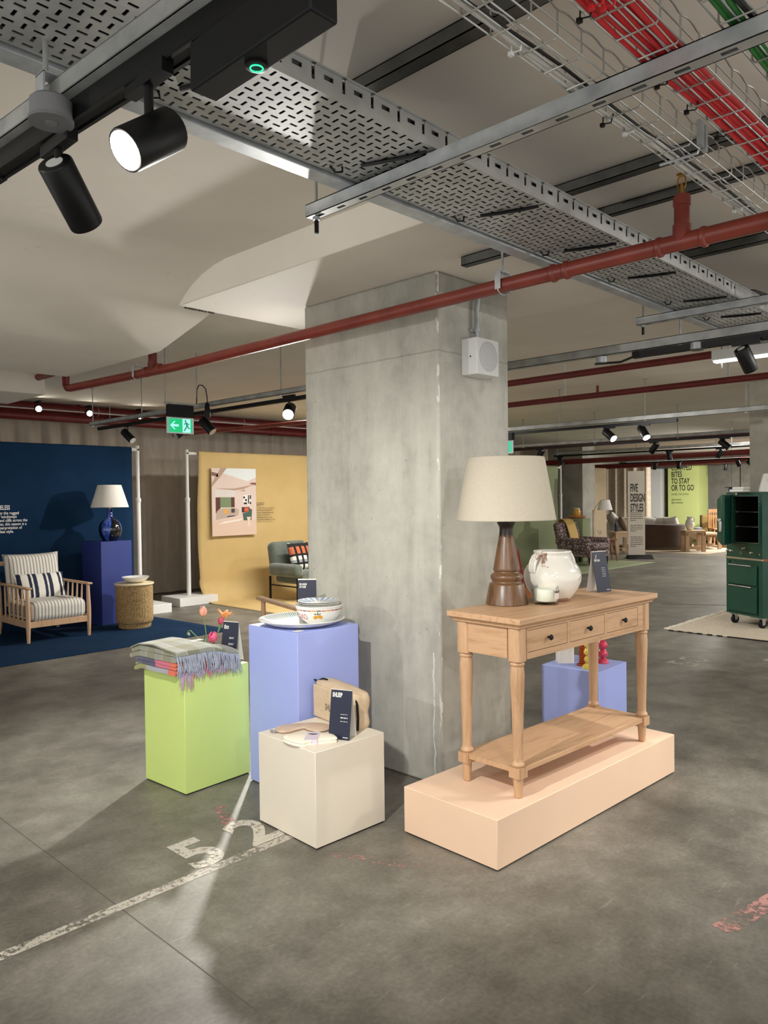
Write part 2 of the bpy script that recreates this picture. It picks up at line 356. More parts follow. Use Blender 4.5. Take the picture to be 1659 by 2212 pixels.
structure(MB().box(-8, 26, 12.0, 12.2, 0, CZ).build('wall_left', M['column_far']))
crk = pm('open_joint', '#4a443b', 0.95); rr = random.Random(11); cm = MB()
for k in range(9):
    x = 2.40+k*0.022; cm.box(x, x+0.012+0.010*rr.random(), 3.883, 3.887+0.006*rr.random(), 2.530, 2.5365)
structure(cm.build('trim_7', crk))
structure(MB().box(23.3, 23.6, 7.4, 11.6, 2.36, 2.62).build('trim_8', M['white_plastic']))
structure(MB().box(22.7, 23.2, 9.6, 11.8, 2.235, 2.40).build('trim_recess_shade', M['dark_rail']))  # solid dark box standing in for the shade of a ceiling recess
# saw cut and darker joint in the floor slab
structure(MB().box(1.268, 1.2715, 1.75, 3.9, 0, 0.0008).build('trim_5', pm('saw_cut', '#57544c', 0.9)))
structure(MB().prism([(9.70, 4.35), (10.13, 3.60), (12.0, 0.4), (12.03, 0.41), (10.16, 3.62), (9.73, 4.37)], 0, 0.0008).build('trim_6', pm('slab_joint', '#4f4c45', 0.9)))

# ------------------------------------------------------------------ worn floor paint
def worn(name, col, thr=0.46, sc=38):
    t = NT(name); n = t.noise(t.coord(), sc, 6, 0.75); big = t.noise(t.coord(), 5, 3)
    f = t.math('ADD', t.math('MULTIPLY', n, 0.7), t.math('MULTIPLY', big, 0.3))
    t.set(col, 0.7, 0.0); t.l(t.ramp(f, [(thr-0.03, 0.0), (thr+0.03, 0.82)]), t.b.inputs['Alpha']); return t.m
paint = worn('worn_white_paint', '#cbc5b6', 0.45); line_paint = worn('thin_worn_white_paint', '#bdb7a9', 0.50, 45); faint = worn('faint_white_paint', '#b3ae9f', 0.462); spray = worn('pink_spray_paint', '#b4857c', 0.53, 30)
tag(MB().box(0.2, 2.45, 2.522, 2.570, 0.0006, 0.0015).build('bay_line', line_paint), 'worn white painted bay line running towards the white cube plinth', 'floor marking')
def floor_text(name, txt, size, org, right, up, mat, cond, bold, label):
    o = lettering(name, txt, size, mat, None, org, right, up, cond, bold, extrude=0.0006); return tag(o, label, 'floor marking')
BN = thing('bay_number', 'worn white stencilled number 52 on the floor beside the white cube', 'floor marking', (1.60, 2.585, 0.0015))
for ch, ox in (('5', 0.0), ('2', 0.275)):
    lettering('digit', ch, 0.36, paint, BN, (ox, 0, 0), (1, 0, 0), (0, 1, 0), 1.0, 0.028, extrude=0.001)
floor_text('bay_number', '50', 0.36, (6.30, 2.56, 0.001), (1, 0, 0), (0, 1, 0), faint, 1.12, 0.012, 'faded white stencilled number 50 on the floor by the rug')
tag(MB().box(6.95, 9.3, 2.17, 2.23, 0.0006, 0.0015).build('bay_line', faint), 'faded white bay line on the floor beside the number 50', 'floor marking')
for (a, b, wd, lb) in [((2.02, 3.05), (1.93, 2.82), 0.03, 'pink spray mark on the floor between the lime and white plinths'),
                       ((2.05, 2.30), (2.2, 1.96), 0.02, 'thin pink spray line on the floor in front of the white cube'),
                       ((2.55, 0.95), (3.05, 0.85), 0.035, 'pink spray streak on the floor right of the blush plinth')]:
    p, q = Vector(a), Vector(b); d = (q-p).normalized(); nn = Vector((-d.y, d.x))*wd
    tag(MB().prism([tuple(p+nn), tuple(p-nn), tuple(q-nn), tuple(q+nn)], 0.0006, 0.0012).build('spray_mark', spray), lb, 'floor marking')

# ================================================================== CEILING SERVICES
# --- punched cable tray over the console table
T = thing('cable_tray', 'wide perforated galvanised cable tray running from upper left to the right', 'cable tray', (0, 0, 2.41))
MB().box(-2, 11, 1.402, 1.715, 0, 0.0015).build('tray_base', M['tray'], T)
MB().box(-2, 11, 1.400, 1.402, 0, 0.06).box(-2, 11, 1.392, 1.402, 0.058, 0.062).build('side_wall', M['tray_side'], T)
MB().box(-2, 11, 1.713, 1.715, -0.004, 0.06).build('side_wall', M['galv_dull'], T)
c = MB(); random.seed(3)
for k in range(9):
    y = 1.43+0.032*k
    c.tube([(x, y+0.006*math.sin(x*2+k), 0.022+0.004*(k % 3)) for x in [i*0.5-2 for i in range(27)]], 0.0165, 7)
for k in range(3): c.tube([(x, 1.415+0.004*math.sin(x*3+k), 0.014+0.018*k) for x in [i*0.5-2 for i in range(27)]], 0.010, 6)
c.build('cable_bundle', M['black_cable'], T, smooth=40)
for k, x in enumerate((1.02, 1.62, 2.2, 2.75, 3.3, 3.9, 4.4)):
    MB().tube([(x-0.02, 1.62, -0.003), (x, 1.56, -0.006), (x+0.03, 1.48, -0.006), (x+0.05, 1.43, -0.002)], 0.006, 6).build('cable_tie', M['black'], T, smooth=40)
    MB().tube([(x-0.08, 1.69, 0), (x-0.06, 1.69, -0.014), (x-0.04, 1.68, -0.010), (x-0.05, 1.67, 0)], 0.0035, 6).build('cable_tie', M['black'], T, smooth=40)
MB().box(3.97, 4.33, 1.397, 1.400, 0.003, 0.058).build('splice_plate', M['galv_dull'], T)
MB().tube([(4.0, 1.46, 0.03), (4.3, 1.42, 0.085), (4.7, 1.40, 0.10), (5.1, 1.43, 0.03)], 0.012, 8).tube([(4.05, 1.47, 0.03), (4.35, 1.40, 0.07), (4.75, 1.41, 0.07), (5.2, 1.45, 0.03)], 0.009, 8).build('loose_cable', M['black_cable'], T, smooth=40)
o = MB().box(-2, 11, 1.733, 1.79, 2.401, 2.451).box(-2, 3.2, 1.732, 1.791, 2.4005, 2.4515).build('cable_trunking', M['galv'], bevel=0.002)
tag(o, 'plain closed galvanised trunking running alongside the perforated tray', 'trunking')

def strut(name, p0, p1, label, h=0.041, wd=0.041, mat='galv', slot=True, rods=(), group=None, cat='strut'):
    p0, p1 = Vector(p0), Vector(p1); L = (p1-p0).length; a = math.atan2(p1.y-p0.y, p1.x-p0.x) - PI/2
    S = thing(name, label, cat, p0, a, group)
    wl = wd/2
    b = MB().box(-wl, -wl+0.003, 0, L, 0, h).box(wl-0.003, wl, 0, L, 0, h).box(-wl, -wl+0.009, 0, L, h-0.003, h).box(wl-0.009, wl, 0, L, h-0.003, h)
    b.box(-wl, wl, -0.002, 0.001, 0, h)
    if not slot: b.box(-wl, wl, 0, L, 0, 0.003)
    b.build('channel', M[mat], S)
    if slot: MB().box(-wl, wl, 0, L, 0, 0.002).build('slotted_web', M['strut_slot'], S)
    for t, z0, z1 in rods:
        MB().cyl((0, t, z0-p0.z), (0, t, z1-p0.z), 0.005, n=8).build('threaded_rod', M['galv_dull'], S, smooth=40)
        r = MB().lathe([(0.013, -0.012), (0.013, -0.002)], (0, t, 0), 6).build('hex_nut', M['galv'], S)
        if z1 > CZ-0.1:
            MB().lathe([(0.022, 0), (0.022, 0.006)], (0, t, z1-p0.z-0.006), 12).build('ceiling_flange', M['galv_dull'], S)
    return S
S1 = strut('strut_channel', (1.69, 1.955, 2.36), (1.69, -1.2, 2.36), 'long slotted galvanised strut crossing under the wire baskets and tray', rods=((0.03, 2.30, CZ), (2.9, 2.30, CZ)))
MB().cyl((0, 0.03, -0.055), (0, 0.03, -0.014), 0.0075, n=10).build('rod_cap', M['black'], S1, smooth=40)
S2 = strut('strut_channel', (4.04, 1.94, 2.36), (4.04, -1.2, 2.36), 'galvanised strut under the tray beyond the orange-red pipe', rods=((0.03, 2.30, CZ),))
MB().cyl((0, 0.03, -0.055), (0, 0.03, -0.014), 0.0075, n=10).build('rod_cap', M['black'], S2, smooth=40)
for X, y0, z, lb, wd in ((1.66, 1.72, 2.655, 'dark ceiling rail above the tray nearest the viewer', 0.05), (2.80, 1.70, 2.655, 'dark ceiling rail in the middle behind the sprinkler', 0.05),
                     (3.15, 1.70, 2.655, 'dark ceiling rail just beyond the sprinkler riser', 0.035), (4.02, 1.74, 2.655, 'dark ceiling rail farthest along above the orange-red pipe', 0.05)):
    strut('ceiling_rail', (X, y0, z), (X, -1.6, z), lb, 0.041, wd, 'dark_rail', False)
strut('ceiling_rail', (2.83, 2.2, 2.49), (2.83, 1.5, 2.49), 'short dark rail end poking out over the column top', 0.041, 0.041, 'dark_rail', False)

# --- wire baskets with their cables
def basket(y0, y1, x0, x1, label):
    B = thing('wire_basket', label, 'cable basket', (0, 0, 2.405), 0, 'wire cable baskets')
    w = MB(); r = 0.0022; H = 0.055
    for y in (y0, (y0*2+y1)/3, (y0+y1*2)/3, y1):
        w.cyl((x0, y, 0), (x1, y, 0), r, n=5)
    for y in (y0, y1): w.cyl((x0, y, 0.028), (x1, y, 0.028), r*0.9, n=5)
    x = x0+0.05
    while x < x1:
        w.tube([(x, y0, H), (x, y0, 0.006), (x, y0-0.005, -0.004), (x, y1+0.008, -0.004), (x, y1, 0.006), (x, y1, H)], r, 5); x += 0.1
    w.build('wire_mesh', M['wire'], B, smooth=50)
    t = MB()
    for y in (y0, y1):
        pts = []
        n = int((x1-x0)/0.02)
        for i in range(n+1):
            xx = x0+i*0.02; pts.append((xx, y, H+0.010*abs(math.sin(PI*(xx-x0-0.05)/0.1))-0.002))
        t.tube(pts, r, 5)
    t.build('wavy_top_wire', M['wire'], B, smooth=50)
    return B
BK = [basket(0.972, 0.872, 0.4, 6.2, 'wire cable basket holding the white cables'), basket(0.792, 0.692, 0.4, 6.2, 'wire cable basket holding the red cables'), basket(0.612, 0.512, 0.4, 6.2, 'wire cable basket holding the green cables')]
def run(name, y, z, r, mat, label, group, seed, x0=0.4, x1=6.2, wob=0.004):
    random.seed(seed); ph = random.random()*6
    pts = [(x0+i*(x1-x0)/44, y+wob*math.sin(i*0.9+ph)+wob*0.7*math.sin(i*0.37+ph*2), 2.405+z+0.002*math.sin(i*1.3+ph)) for i in range(45)]
    return tag(MB().tube(pts, r, 7).build(name, mat, smooth=40), label, 'cable', group)
for i, y in enumerate((0.963, 0.955, 0.946)): run('white_cable', y, 0.007, 0.0042, M['white_cable'], 'thin white cable lying along the far edge of the first basket', 'white cables in the first basket', i)
run('black_cable', 0.938, 0.008, 0.004, M['black_cable'], 'thin black cable beside the white cables in the first basket', None, 9)
for i in range(8): run('red_cable', 0.784-0.0105*i, 0.008+0.004*(i % 2), 0.0062, M['red_cable'], 'bright red cable in the bundle along the second basket', 'red cables in the second basket', 20+i)
for i in range(3): run('green_cable', 0.60-0.011*i, 0.008, 0.006, M['green_cable'], 'green cable in the third basket at the top right corner', 'green cables in the third basket', 40+i)
run('black_cable', 0.560, 0.009, 0.007, M['black_cable'], 'black cable beside the green cables at the top right corner', None, 49)
for i, (bk, x, y, m) in enumerate([(0, 1.42, 0.955, 'white_plastic'), (0, 1.95, 0.955, 'white_plastic'), (0, 2.75, 0.955, 'white_plastic'), (1, 1.30, 0.788, 'black'), (1, 1.42, 0.788, 'black'), (1, 1.78, 0.788, 'black'), (1, 1.95, 0.788, 'black'), (1, 2.15, 0.788, 'black'),
                                    (1, 1.40, 0.75, 'red_cable'), (1, 1.42, 0.735, 'red_cable'), (1, 2.05, 0.75, 'red_cable'), (0, 1.86, 0.972, 'black')]):
    MB().tube([(x, y+0.012, 0.012), (x+0.004, y+0.016, -0.006), (x+0.006, y-0.006, -0.009), (x+0.004, y-0.014, 0.012)], 0.0022, 5).box(x-0.001, x+0.009, y+0.012, y+0.022, -0.013, -0.004).build('cable_tie', M[m], BK[bk])
MB().box(2.185, 2.215, 0.862, 0.872, 0.005, 0.075).box(2.22, 2.235, 0.860, 0.872, -0.004, 0.07).tube([(2.21, 0.99, -0.008), (2.21, 0.88, -0.008), (2.21, 0.868, 0.02)], 0.004, 6).build('coupler', M['galv'], BK[0])

# --- red-oxide sprinkler pipe in front of the column
P = thing('sprinkler_pipe', 'red-oxide sprinkler pipe crossing in front of the concrete column', 'pipe', (2.72, 0, 2.325))
PR = 0.030
MB().tube([(0, -1.5, 0.006), (0, 2.0, 0), (0, 4.5, -0.012), (0, 6.12, 0.02)], PR, 20).build('pipe_run', M['red_pipe'], P, smooth=40)
MB().tube([(0, 6.08, 0.018), (0, 6.17, 0.026), (0, 6.2, 0.05), (0, 6.2, 0.16), (0, 6.24, 0.18), (0, 9.6, 0.18)], PR*0.95, 16).build('offset_bend', M['dark_red_pipe'], P, smooth=40)  # darker red puts the shade on the pipe's left end into its colour
for y in (1.06, 1.22, 1.60, 1.66, 4.72, 4.90):
    MB().tube([(0, y-0.012, 0), (0, y-0.006, 0), (0, y+0.006, 0), (0, y+0.012, 0)], [PR, PR+0.006, PR+0.006, PR], 20).build('coupling_ring', M['red_pipe'], P, smooth=30)
MB().tube([(0, 1.139, 0), (0, 1.139, 0.06), (0, 1.139, 0.062), (0, 1.139, 0.09), (0, 1.139, 0.092), (0, 1.139, 0.165)], [0.032, 0.032, 0.027, 0.027, 0.0265, 0.0265], 18).tube([(0, 1.139, 0.125), (0, 1.139, 0.128), (0, 1.139, 0.155), (0, 1.139, 0.158)], [0.026, 0.030, 0.030, 0.02], 18).build('tee_riser', M['red_pipe'], P, smooth=40)
h = MB().cyl((0, 1.139, 0.163), (0, 1.139, 0.20), 0.008, n=10).lathe([(0.003, 0.236), (0.018, 0.238), (0.018, 0.240)], (0, 1.139, 0), 16)
for s in (-1, 1): h.tube([(0, 1.139+s*0.008, 0.185), (0, 1.139+s*0.015, 0.20), (0, 1.139+s*0.013, 0.225), (0, 1.139, 0.237)], 0.003, 6)
h.build('sprinkler_head', M['brass'], P, smooth=40)
MB().cyl((0, 1.139, 0.195), (0, 1.139, 0.235), 0.0022, n=8).build('glass_bulb', pm('amber_bulb', '#b8763a', 0.2), P)
MB().cyl((0, 4.82, 0), (0, 4.82, 0.12), 0.030, n=16).tube([(0, 4.82, 0.03), (0, 4.82, 0.05)], 0.034, 16).build('tee_riser', M['dark_red_pipe'], P, smooth=40)  # shade of the left run put into the colour by the darker red
for y, zt in ((1.91, 0.375), (5.03, 0.07), (8.0, 0.37)):
    cc = MB()
    for sx in (-1, 1): cc.box(sx*0.036-0.0015, sx*0.036+0.0015, y-0.014, y+0.014, -0.02, 0.055)
    cc.tube([(0.036*math.cos(PI+k*PI/8), y, -0.02+0.018*math.sin(PI+k*PI/8)) for k in range(9)], 0.003, 4)
    cc.box(-0.038, 0.038, y-0.014, y+0.014, 0.053, 0.056).cyl((0, y, 0.05), (0, y, zt), 0.005, n=8).build('pipe_hanger', M['galv'], P)
# other red pipes on the right
def pipe(name, pts, r, label, mat='dark_red_pipe', rings=()):
    Q = thing(name, label, 'pipe', pts[0]); b = Vector(pts[0])
    MB().tube([Vector(p)-b for p in pts], r, 14).build('pipe_run', M[mat], Q, smooth=40)
    for p, d in rings:
        p = Vector(p)-b; d = Vector(d)*0.02
        MB().tube([p-d, p+d], r+0.007, 14).build('coupling_ring', M[mat], Q, smooth=30)
    return Q
Q = pipe('sprinkler_pipe', [(4.89, 4.6, 2.28), (4.89, -2, 2.32)], 0.024, 'thin red pipe right of the column nearest the white batten')
Q = pipe('sprinkler_pipe', [(6.1, 6.5, 2.29), (6.1, -2, 2.31)], 0.026, 'second red pipe right of the column with a hanger and sprinkler')
for y in (3.62, 2.2): MB().cyl((0, y-6.5, 0.0), (0, y-6.5, CZ-2.29), 0.006, n=8).lathe([(0.022, CZ-2.297), (0.022, CZ-2.291)], (0, y-6.5, 0), 12).build('pipe_hanger', M['galv'], Q)
MB().cyl((0, 3.3-6.5, 0.01), (0, 3.3-6.5, 0.09), 0.012, n=8).build('sprinkler_head', M['dark_red_pipe'], Q)
pipe('sprinkler_pipe', [(12.2, 9.5, 2.30), (12.2, -1, 2.36)], 0.03, 'red pipe just beyond the pair of lit spotlights')
pipe('sprinkler_pipe', [(16.2, 11.0, 2.22), (16.2, 0, 2.30)], 0.06, 'thick dark red pipe far down the hall on the right')
pipe('sprinkler_pipe', [(19.8, 11.0, 2.22), (19.8, 0, 2.30)], 0.07, 'thick dark red pipe above the green pillar wording')
# large red mains over the left curtain
Q = pipe('water_main', [(-2, 9.9, 2.622), (14, 9.9, 2.622)], 0.070, 'large dark red main pipe at the ceiling above the left curtain', rings=[((4.5, 9.9, 2.622), (1, 0, 0)), ((9.0, 9.9, 2.622), (1, 0, 0))])
for x in (4.75, 7.1): MB().tube([Vector((x+2, 0, 0))+Vector((0.0, 0.070*math.cos(a*PI/8), 0.070*math.sin(a*PI/8))) for a in range(17)], 0.006, 4).build('pipe_clamp', M['galv'], Q)
Q = pipe('water_main', [(-2, 9.83, 2.50), (14, 9.83, 2.50)], 0.050, 'lower dark red main pipe hung in front of the left curtain', rings=[((5.0, 9.83, 2.50), (1, 0, 0)), ((7.6, 9.83, 2.50), (1, 0, 0))])
for x in (5.95, 4.9): MB().cyl((x+2, 0, 0), (x+2, 0, CZ-2.50), 0.006, n=8).build('pipe_hanger', M['galv'], Q)
pipe('branch_pipe', [(5.2, 9.6, 2.56), (5.45, 9.3, 2.62), (5.6, 9.2, 2.62), (5.62, 9.18, 2.6), (5.62, 9.18, 2.47)], 0.026, 'small red branch pipe with an elbow in front of the mains')
pipe('branch_pipe', [(5.3, 8.9, 2.28), (5.9, 6.0, 2.32), (6.1, 5.0, 2.33)], 0.024, 'orange-red branch pipe sloping behind the exit sign', 'red_pipe')

# --- speaker on the column
K = thing('wall_speaker', 'white square loudspeaker fixed high on the right face of the column', 'speaker', (3.175, 2.42, 2.042))
MB().box(-0.094, 0.09, -0.10, 0, 0, 0.183).build('housing', M['white_plastic'], K, bevel=0.004)
MB().lathe([(0.075, 0), (0.075, 0.003), (0.070, 0.005), (0.02, 0.006)], n=40).build('grille', M['grille'], K, loc=(0.0, -0.1, 0.093), rot=(PI/2, 0, 0), smooth=30)
MB().lathe([(0.004, 0), (0.004, 0.002)], n=8).build('screw', M['black'], K, loc=(-0.095, -0.06, 0.09), rot=(0, -PI/2, 0))
Q = thing('conduit', 'bent steel conduit dropping down the column to the white speaker', 'conduit', (3.175, 2.39, 2.225))
MB().tube([(0, 0, 0), (0, 0, 0.16), (0.012, 0, 0.22), (0.04, 0, 0.265), (0.09, 0, 0.295), (0.15, 0, 0.299), (0.27, -0.02, 0.299)], 0.0125, 12).build('tube', M['galv'], Q, smooth=40)
MB().tube([(0, 0, 0.045), (0, 0, 0.06)], 0.017, 12).box(-0.03, 0.03, 0.012, 0.03, 0.045, 0.06).build('saddle', M['galv'], Q)

# --- spotlights and tracks
M['lit_disc'] = emit('lit_lens', '#fff6e6', 60); M['lens'] = pm('dark_lens', '#bdbab2', 0.15)
def head(label, pos, d, lit=False, L=0.15, r=0.043, group=None, stem=0.06, cat='spotlight', piv=0.0):
    """Cylindrical track spotlight: pos is the middle of the barrel, d the beam direction."""
    d = Vector(d).normalized(); H = thing('track_spotlight', label, cat, pos, 0, group)
    a, b = -d*L/2, d*L/2
    MB().tube([a, a+d*0.004, b-d*0.004, b], [r*0.93, r, r, r*0.97], 24).build('barrel', M['black'], H, smooth=40)
    MB().cyl(b-d*0.002, b+d*0.0015, r*0.86, n=24).build('lens', M['lit_disc'] if lit else M['lens'], H, smooth=40)
    MB().cyl(a-d*0.0012, a+d*0.003, r*0.5, n=20).build('rear_cap', M['white_plastic'], H, smooth=40)
    q = d*piv; MB().cyl(q, q+Vector((0, 0, r+stem)), 0.009, n=10).box(q.x-0.012, q.x+0.012, q.y-0.07, q.y+0.07, q.z+r+stem-0.004, q.z+r+stem+0.022).build('stem', M['black'], H)
    return H
def track(label, p0, p1, wd=0.036, h=0.032, group=None):
    p0, p1 = Vector(p0), Vector(p1); L = (p1-p0).length; a = math.atan2(p1.y-p0.y, p1.x-p0.x)-PI/2
    K = thing('light_track', label, 'light track', p0, a, group)
    MB().box(-wd/2, wd/2, 0, L, 0.004, h).box(-wd/2, -wd/2+0.008, 0, L, 0, 0.005).box(wd/2-0.008, wd/2, 0, L, 0, 0.005).build('rail', M['black'], K)
    MB().box(-wd/2-0.002, wd/2+0.002, -0.02, 0.02, -0.001, h+0.001).build('end_cap', M['black_matt'], K)
    return K
# near track, top left corner
strut('strut_channel', (0.660, 2.8, 2.285), (0.893, -1.0, 2.285), 'galvanised strut carrying the black track in the upper left corner', 0.041, 0.05, 'galv_dull', False)
track('black light track in the upper left corner nearest the viewer', (0.722, 2.03, 2.235), (0.90, -0.9, 2.235), 0.04, 0.045)
head('lit black spotlight on the near track shining left', (0.755, 1.335, 2.115), (-0.80, -0.004, -0.594), True, 0.125, 0.041, stem=0.062)
head('black spotlight on the near track pointing away towards the plinths', (0.775, 1.72, 2.125), (0.662, 0.421, -0.621), True, 0.152, 0.039, stem=0.012, piv=-0.055)
E1 = thing('emergency_unit', 'long black emergency lighting box with a green ring lamp', 'emergency light', (0.78, 0.885, 2.15), 0)
MB().box(-0.027, 0.029, -0.02, 0.305, 0, 0.085).build('housing', M['black_matt'], E1, bevel=0.004)
MB().lathe([(0.019, 0), (0.019, -0.004), (0.014, -0.005)], (0.006, 0.155, 0), 24).build('bezel', M['black'], E1, smooth=40)
t = [(0.006+0.0105*math.cos(k*PI/12), 0.155+0.0105*math.sin(k*PI/12), -0.006) for k in range(25)]
MB().tube(t, 0.0014, 6).build('green_ring', emit('green_led', '#22c48a', 1.6), E1)
MB().lathe([(0.007, 0), (0.007, -0.003), (0.003, -0.006)], (0.006, 0.155, -0.004), 12).build('lens', M['glass'], E1, smooth=40)
MB().box(-0.02, 0.03, 0.26, 0.30, 0.08, 0.10).build('bracket', M['black'], E1)
J = thing('junction_box', 'round grey junction box beside the near strut', 'junction box', (0.690, 1.618, 2.225))
MB().lathe([(0.042, 0), (0.042, 0.04), (0.036, 0.046)], n=24).lathe([(0.012, -0.006), (0.012, 0)], n=12).build('body', pm('grey_plastic', '#77787a', 0.6), J, smooth=35)
MB().lathe([(0.045, -0.004), (0.045, 0.003)], n=24).build('lid', pm('grey_plastic_lid', '#6d6e70', 0.6), J, smooth=35)
Q = thing('strut_bracket', 'small steel hanging bracket on the near strut by the junction box', 'bracket', (0.716, 1.655, 2.255))
MB().box(-0.034, -0.030, -0.02, 0.02, 0, 0.08).box(-0.034, 0.0, -0.02, 0.02, 0.078, 0.082).build('plate', M['galv'], Q)
MB().cyl((-0.02, 0, 0.08), (-0.02, 0, CZ-2.275), 0.006, n=8).build('threaded_rod', M['galv_dull'], Q)
MB().lathe([(0.009, 0), (0.009, 0.006)], n=6).build('hex_nut', M['galv'], Q, loc=(-0.036, 0, 0.03), rot=(0, -PI/2, 0))
Q = thing('cable_plug', 'black cable and plug hanging off the end of the near track', 'cable', (0.72, 2.05, 2.25))
MB().tube([(0, 0, 0), (-0.01, 0.05, -0.02), (-0.05, 0.06, -0.05), (-0.055, 0.05, -0.07)], 0.006, 8).build('cable', M['black_cable'], Q, smooth=40)
MB().lathe([(0.012, -0.12), (0.02, -0.11), (0.022, -0.085), (0.014, -0.068)], (-0.055, 0.05, 0), 10).build('plug', M['black'], Q, smooth=40)

# left mid track behind the column
strut('strut_channel', (3.97, 8.42, 2.285), (3.97, 3.6, 2.285), 'galvanised strut with hanging rods left of the column', 0.041, 0.041, 'galv_dull', False, rods=((0.05, 2.285, CZ), (1.15, 2.285, CZ), (3.43, 2.285, CZ)))
track('black light track left of the column behind the exit sign', (3.99, 8.25, 2.225), (3.99, 3.6, 2.225))
head('blazing spotlight at the left edge of the column', LAMP_A - (Vector((1.2, 2.4, 0.2))-LAMP_A).normalized()*0.10, Vector((1.2, 2.4, 0.2))-LAMP_A, True, 0.15, 0.05, stem=0.06)
head('small black spotlight hanging from the left track near the curtain', (4.0, 7.62, 2.12), (0.2, -0.55, -0.5), False, 0.16, 0.042)
head('small black spotlight half behind the green exit sign', (4.02, 6.15, 2.12), (0.25, -0.5, -0.6), False, 0.16, 0.045)
head('tiny black spotlight peeking out below the green exit sign', (4.02, 6.62, 2.09), (-0.7, 0.1, -0.5), False, 0.12, 0.04)
for px, py, lb in ((3.86, 2.56, 'first lit spot from the left in front of the red mains'), (4.5, 2.55, 'second lit spot from the left in front of the red mains'), (5.2, 2.56, 'third lit spot from the left in front of the red mains')):
    head(lb, (px, 9.6, py+0.02), (-0.25, -1, -0.25), True, 0.12, 0.04, stem=0.03)
tag(MB().cyl((2.0, 9.78, 2.592), (9.0, 9.78, 2.592), 0.008, n=8).build('conduit', M['white'], smooth=40), 'thin white conduit running between the two red mains', 'conduit')

# exit signs
X = thing('exit_sign', 'green illuminated exit sign with arrow hanging left of the column', 'exit sign', (3.380, 5.78, 1.995)); X.scale = (0.85, 0.85, 0.85)
MB().box(0, 0.302, -0.008, 0.008, 0, 0.162).build('sign_frame', pm('acrylic', '#cfe6e8', 0.2), X, bevel=0.003)
MB().box(0.022, 0.282, -0.0095, -0.008, 0.014, 0.148).build('green_panel', emit('exit_green', '#0fae6a', 0.95), X)
MB().box(0.172, 0.262, -0.0105, -0.0093, 0.014, 0.148).build('pale_panel', emit('exit_pale', '#9fdcd8', 0.95), X)
MB().prism([(0.034, 0.081), (0.078, 0.122), (0.094, 0.122), (0.064, 0.092), (0.128, 0.092), (0.128, 0.070), (0.064, 0.070), (0.094, 0.040), (0.078, 0.040)], -0.0108, -0.0093, 'y').build('arrow', emit('exit_arrow', '#9fe0dc', 0.95), X)
mg = emit('exit_man', '#0c8f5c', 0.8); mn = MB().lathe([(0.010, 0), (0.010, 0.002)], n=14, M=Matrix.Translation((0.205, -0.0103, 0.128)) @ Matrix.Rotation(PI/2, 4, 'X'))
for poly in ([(0.205, 0.115), (0.222, 0.118), (0.232, 0.085), (0.213, 0.078)], [(0.213, 0.080), (0.229, 0.086), (0.215, 0.055), (0.192, 0.026), (0.183, 0.032), (0.203, 0.060)], [(0.219, 0.082), (0.232, 0.086), (0.240, 0.064), (0.258, 0.062), (0.258, 0.053), (0.233, 0.054)],
             [(0.205, 0.115), (0.196, 0.110), (0.188, 0.090), (0.195, 0.088), (0.203, 0.102), (0.214, 0.105)], [(0.222, 0.116), (0.240, 0.098), (0.248, 0.104), (0.252, 0.098), (0.240, 0.089), (0.220, 0.104)]):
    mn.prism(poly, -0.0125, -0.0103, 'y')
mn.build('running_figure', mg, X)
MB().box(0.008, 0.296, -0.02, 0.02, 0.17, 0.285).build('housing', M['black_matt'], X)
MB().box(-0.02, 0.36, -0.012, 0.012, 0.29, 0.31).build('mounting_bar', M['galv_dull'], X)
for x in (-0.01, 0.345): MB().cyl((x, 0, 0.3), (x, 0, (CZ-1.995)/0.85), 0.005, n=8).build('threaded_rod', M['galv_dull'], X)
Q = thing('power_lead', 'looped black power lead and connector above the exit sign', 'cable', (3.672, 5.78, 2.245)); Q.scale = (0.85, 0.85, 0.85)
MB().tube([(0, 0, 0), (0.005, 0, 0.16), (0.03, 0, 0.21), (0.07, 0, 0.215), (0.11, 0, 0.18), (0.125, 0, 0.10), (0.127, 0, 0.04)], 0.006, 8).build('lead', M['black_cable'], Q, smooth=40)
MB().lathe([(0.012, -0.12), (0.028, -0.11), (0.03, -0.05), (0.026, 0.02), (0.012, 0.04)], (0.127, 0, 0), 12).build('connector', M['black'], Q, smooth=40)
X = thing('exit_sign', 'green illuminated exit sign half hidden by the right edge of the column', 'exit sign', (8.0, 5.78, 1.965), PI/2)
MB().box(-0.30, 0, -0.008, 0.008, 0, 0.162).build('sign_frame', pm('acrylic_pale', '#cfe6e8', 0.2), X)
MB().box(-0.28, -0.012, 0.0085, 0.0095, 0.014, 0.148).build('green_panel', emit('exit_green_far', '#12b183', 0.9), X)
MB().prism([(-0.03, 0.081), (-0.07, 0.122), (-0.07, 0.04)], 0.0095, 0.011, 'y').build('arrow', emit('exit_arrow_far', '#9fe0dc', 0.9), X)
MB().box(-0.30, 0, -0.03, 0.03, 0.165, 0.25).build('housing', M['black_matt'], X); MB().cyl((-0.15, 0, 0.24), (-0.15, 0, CZ-1.965), 0.006, n=8).build('threaded_rod', M['galv_dull'], X)

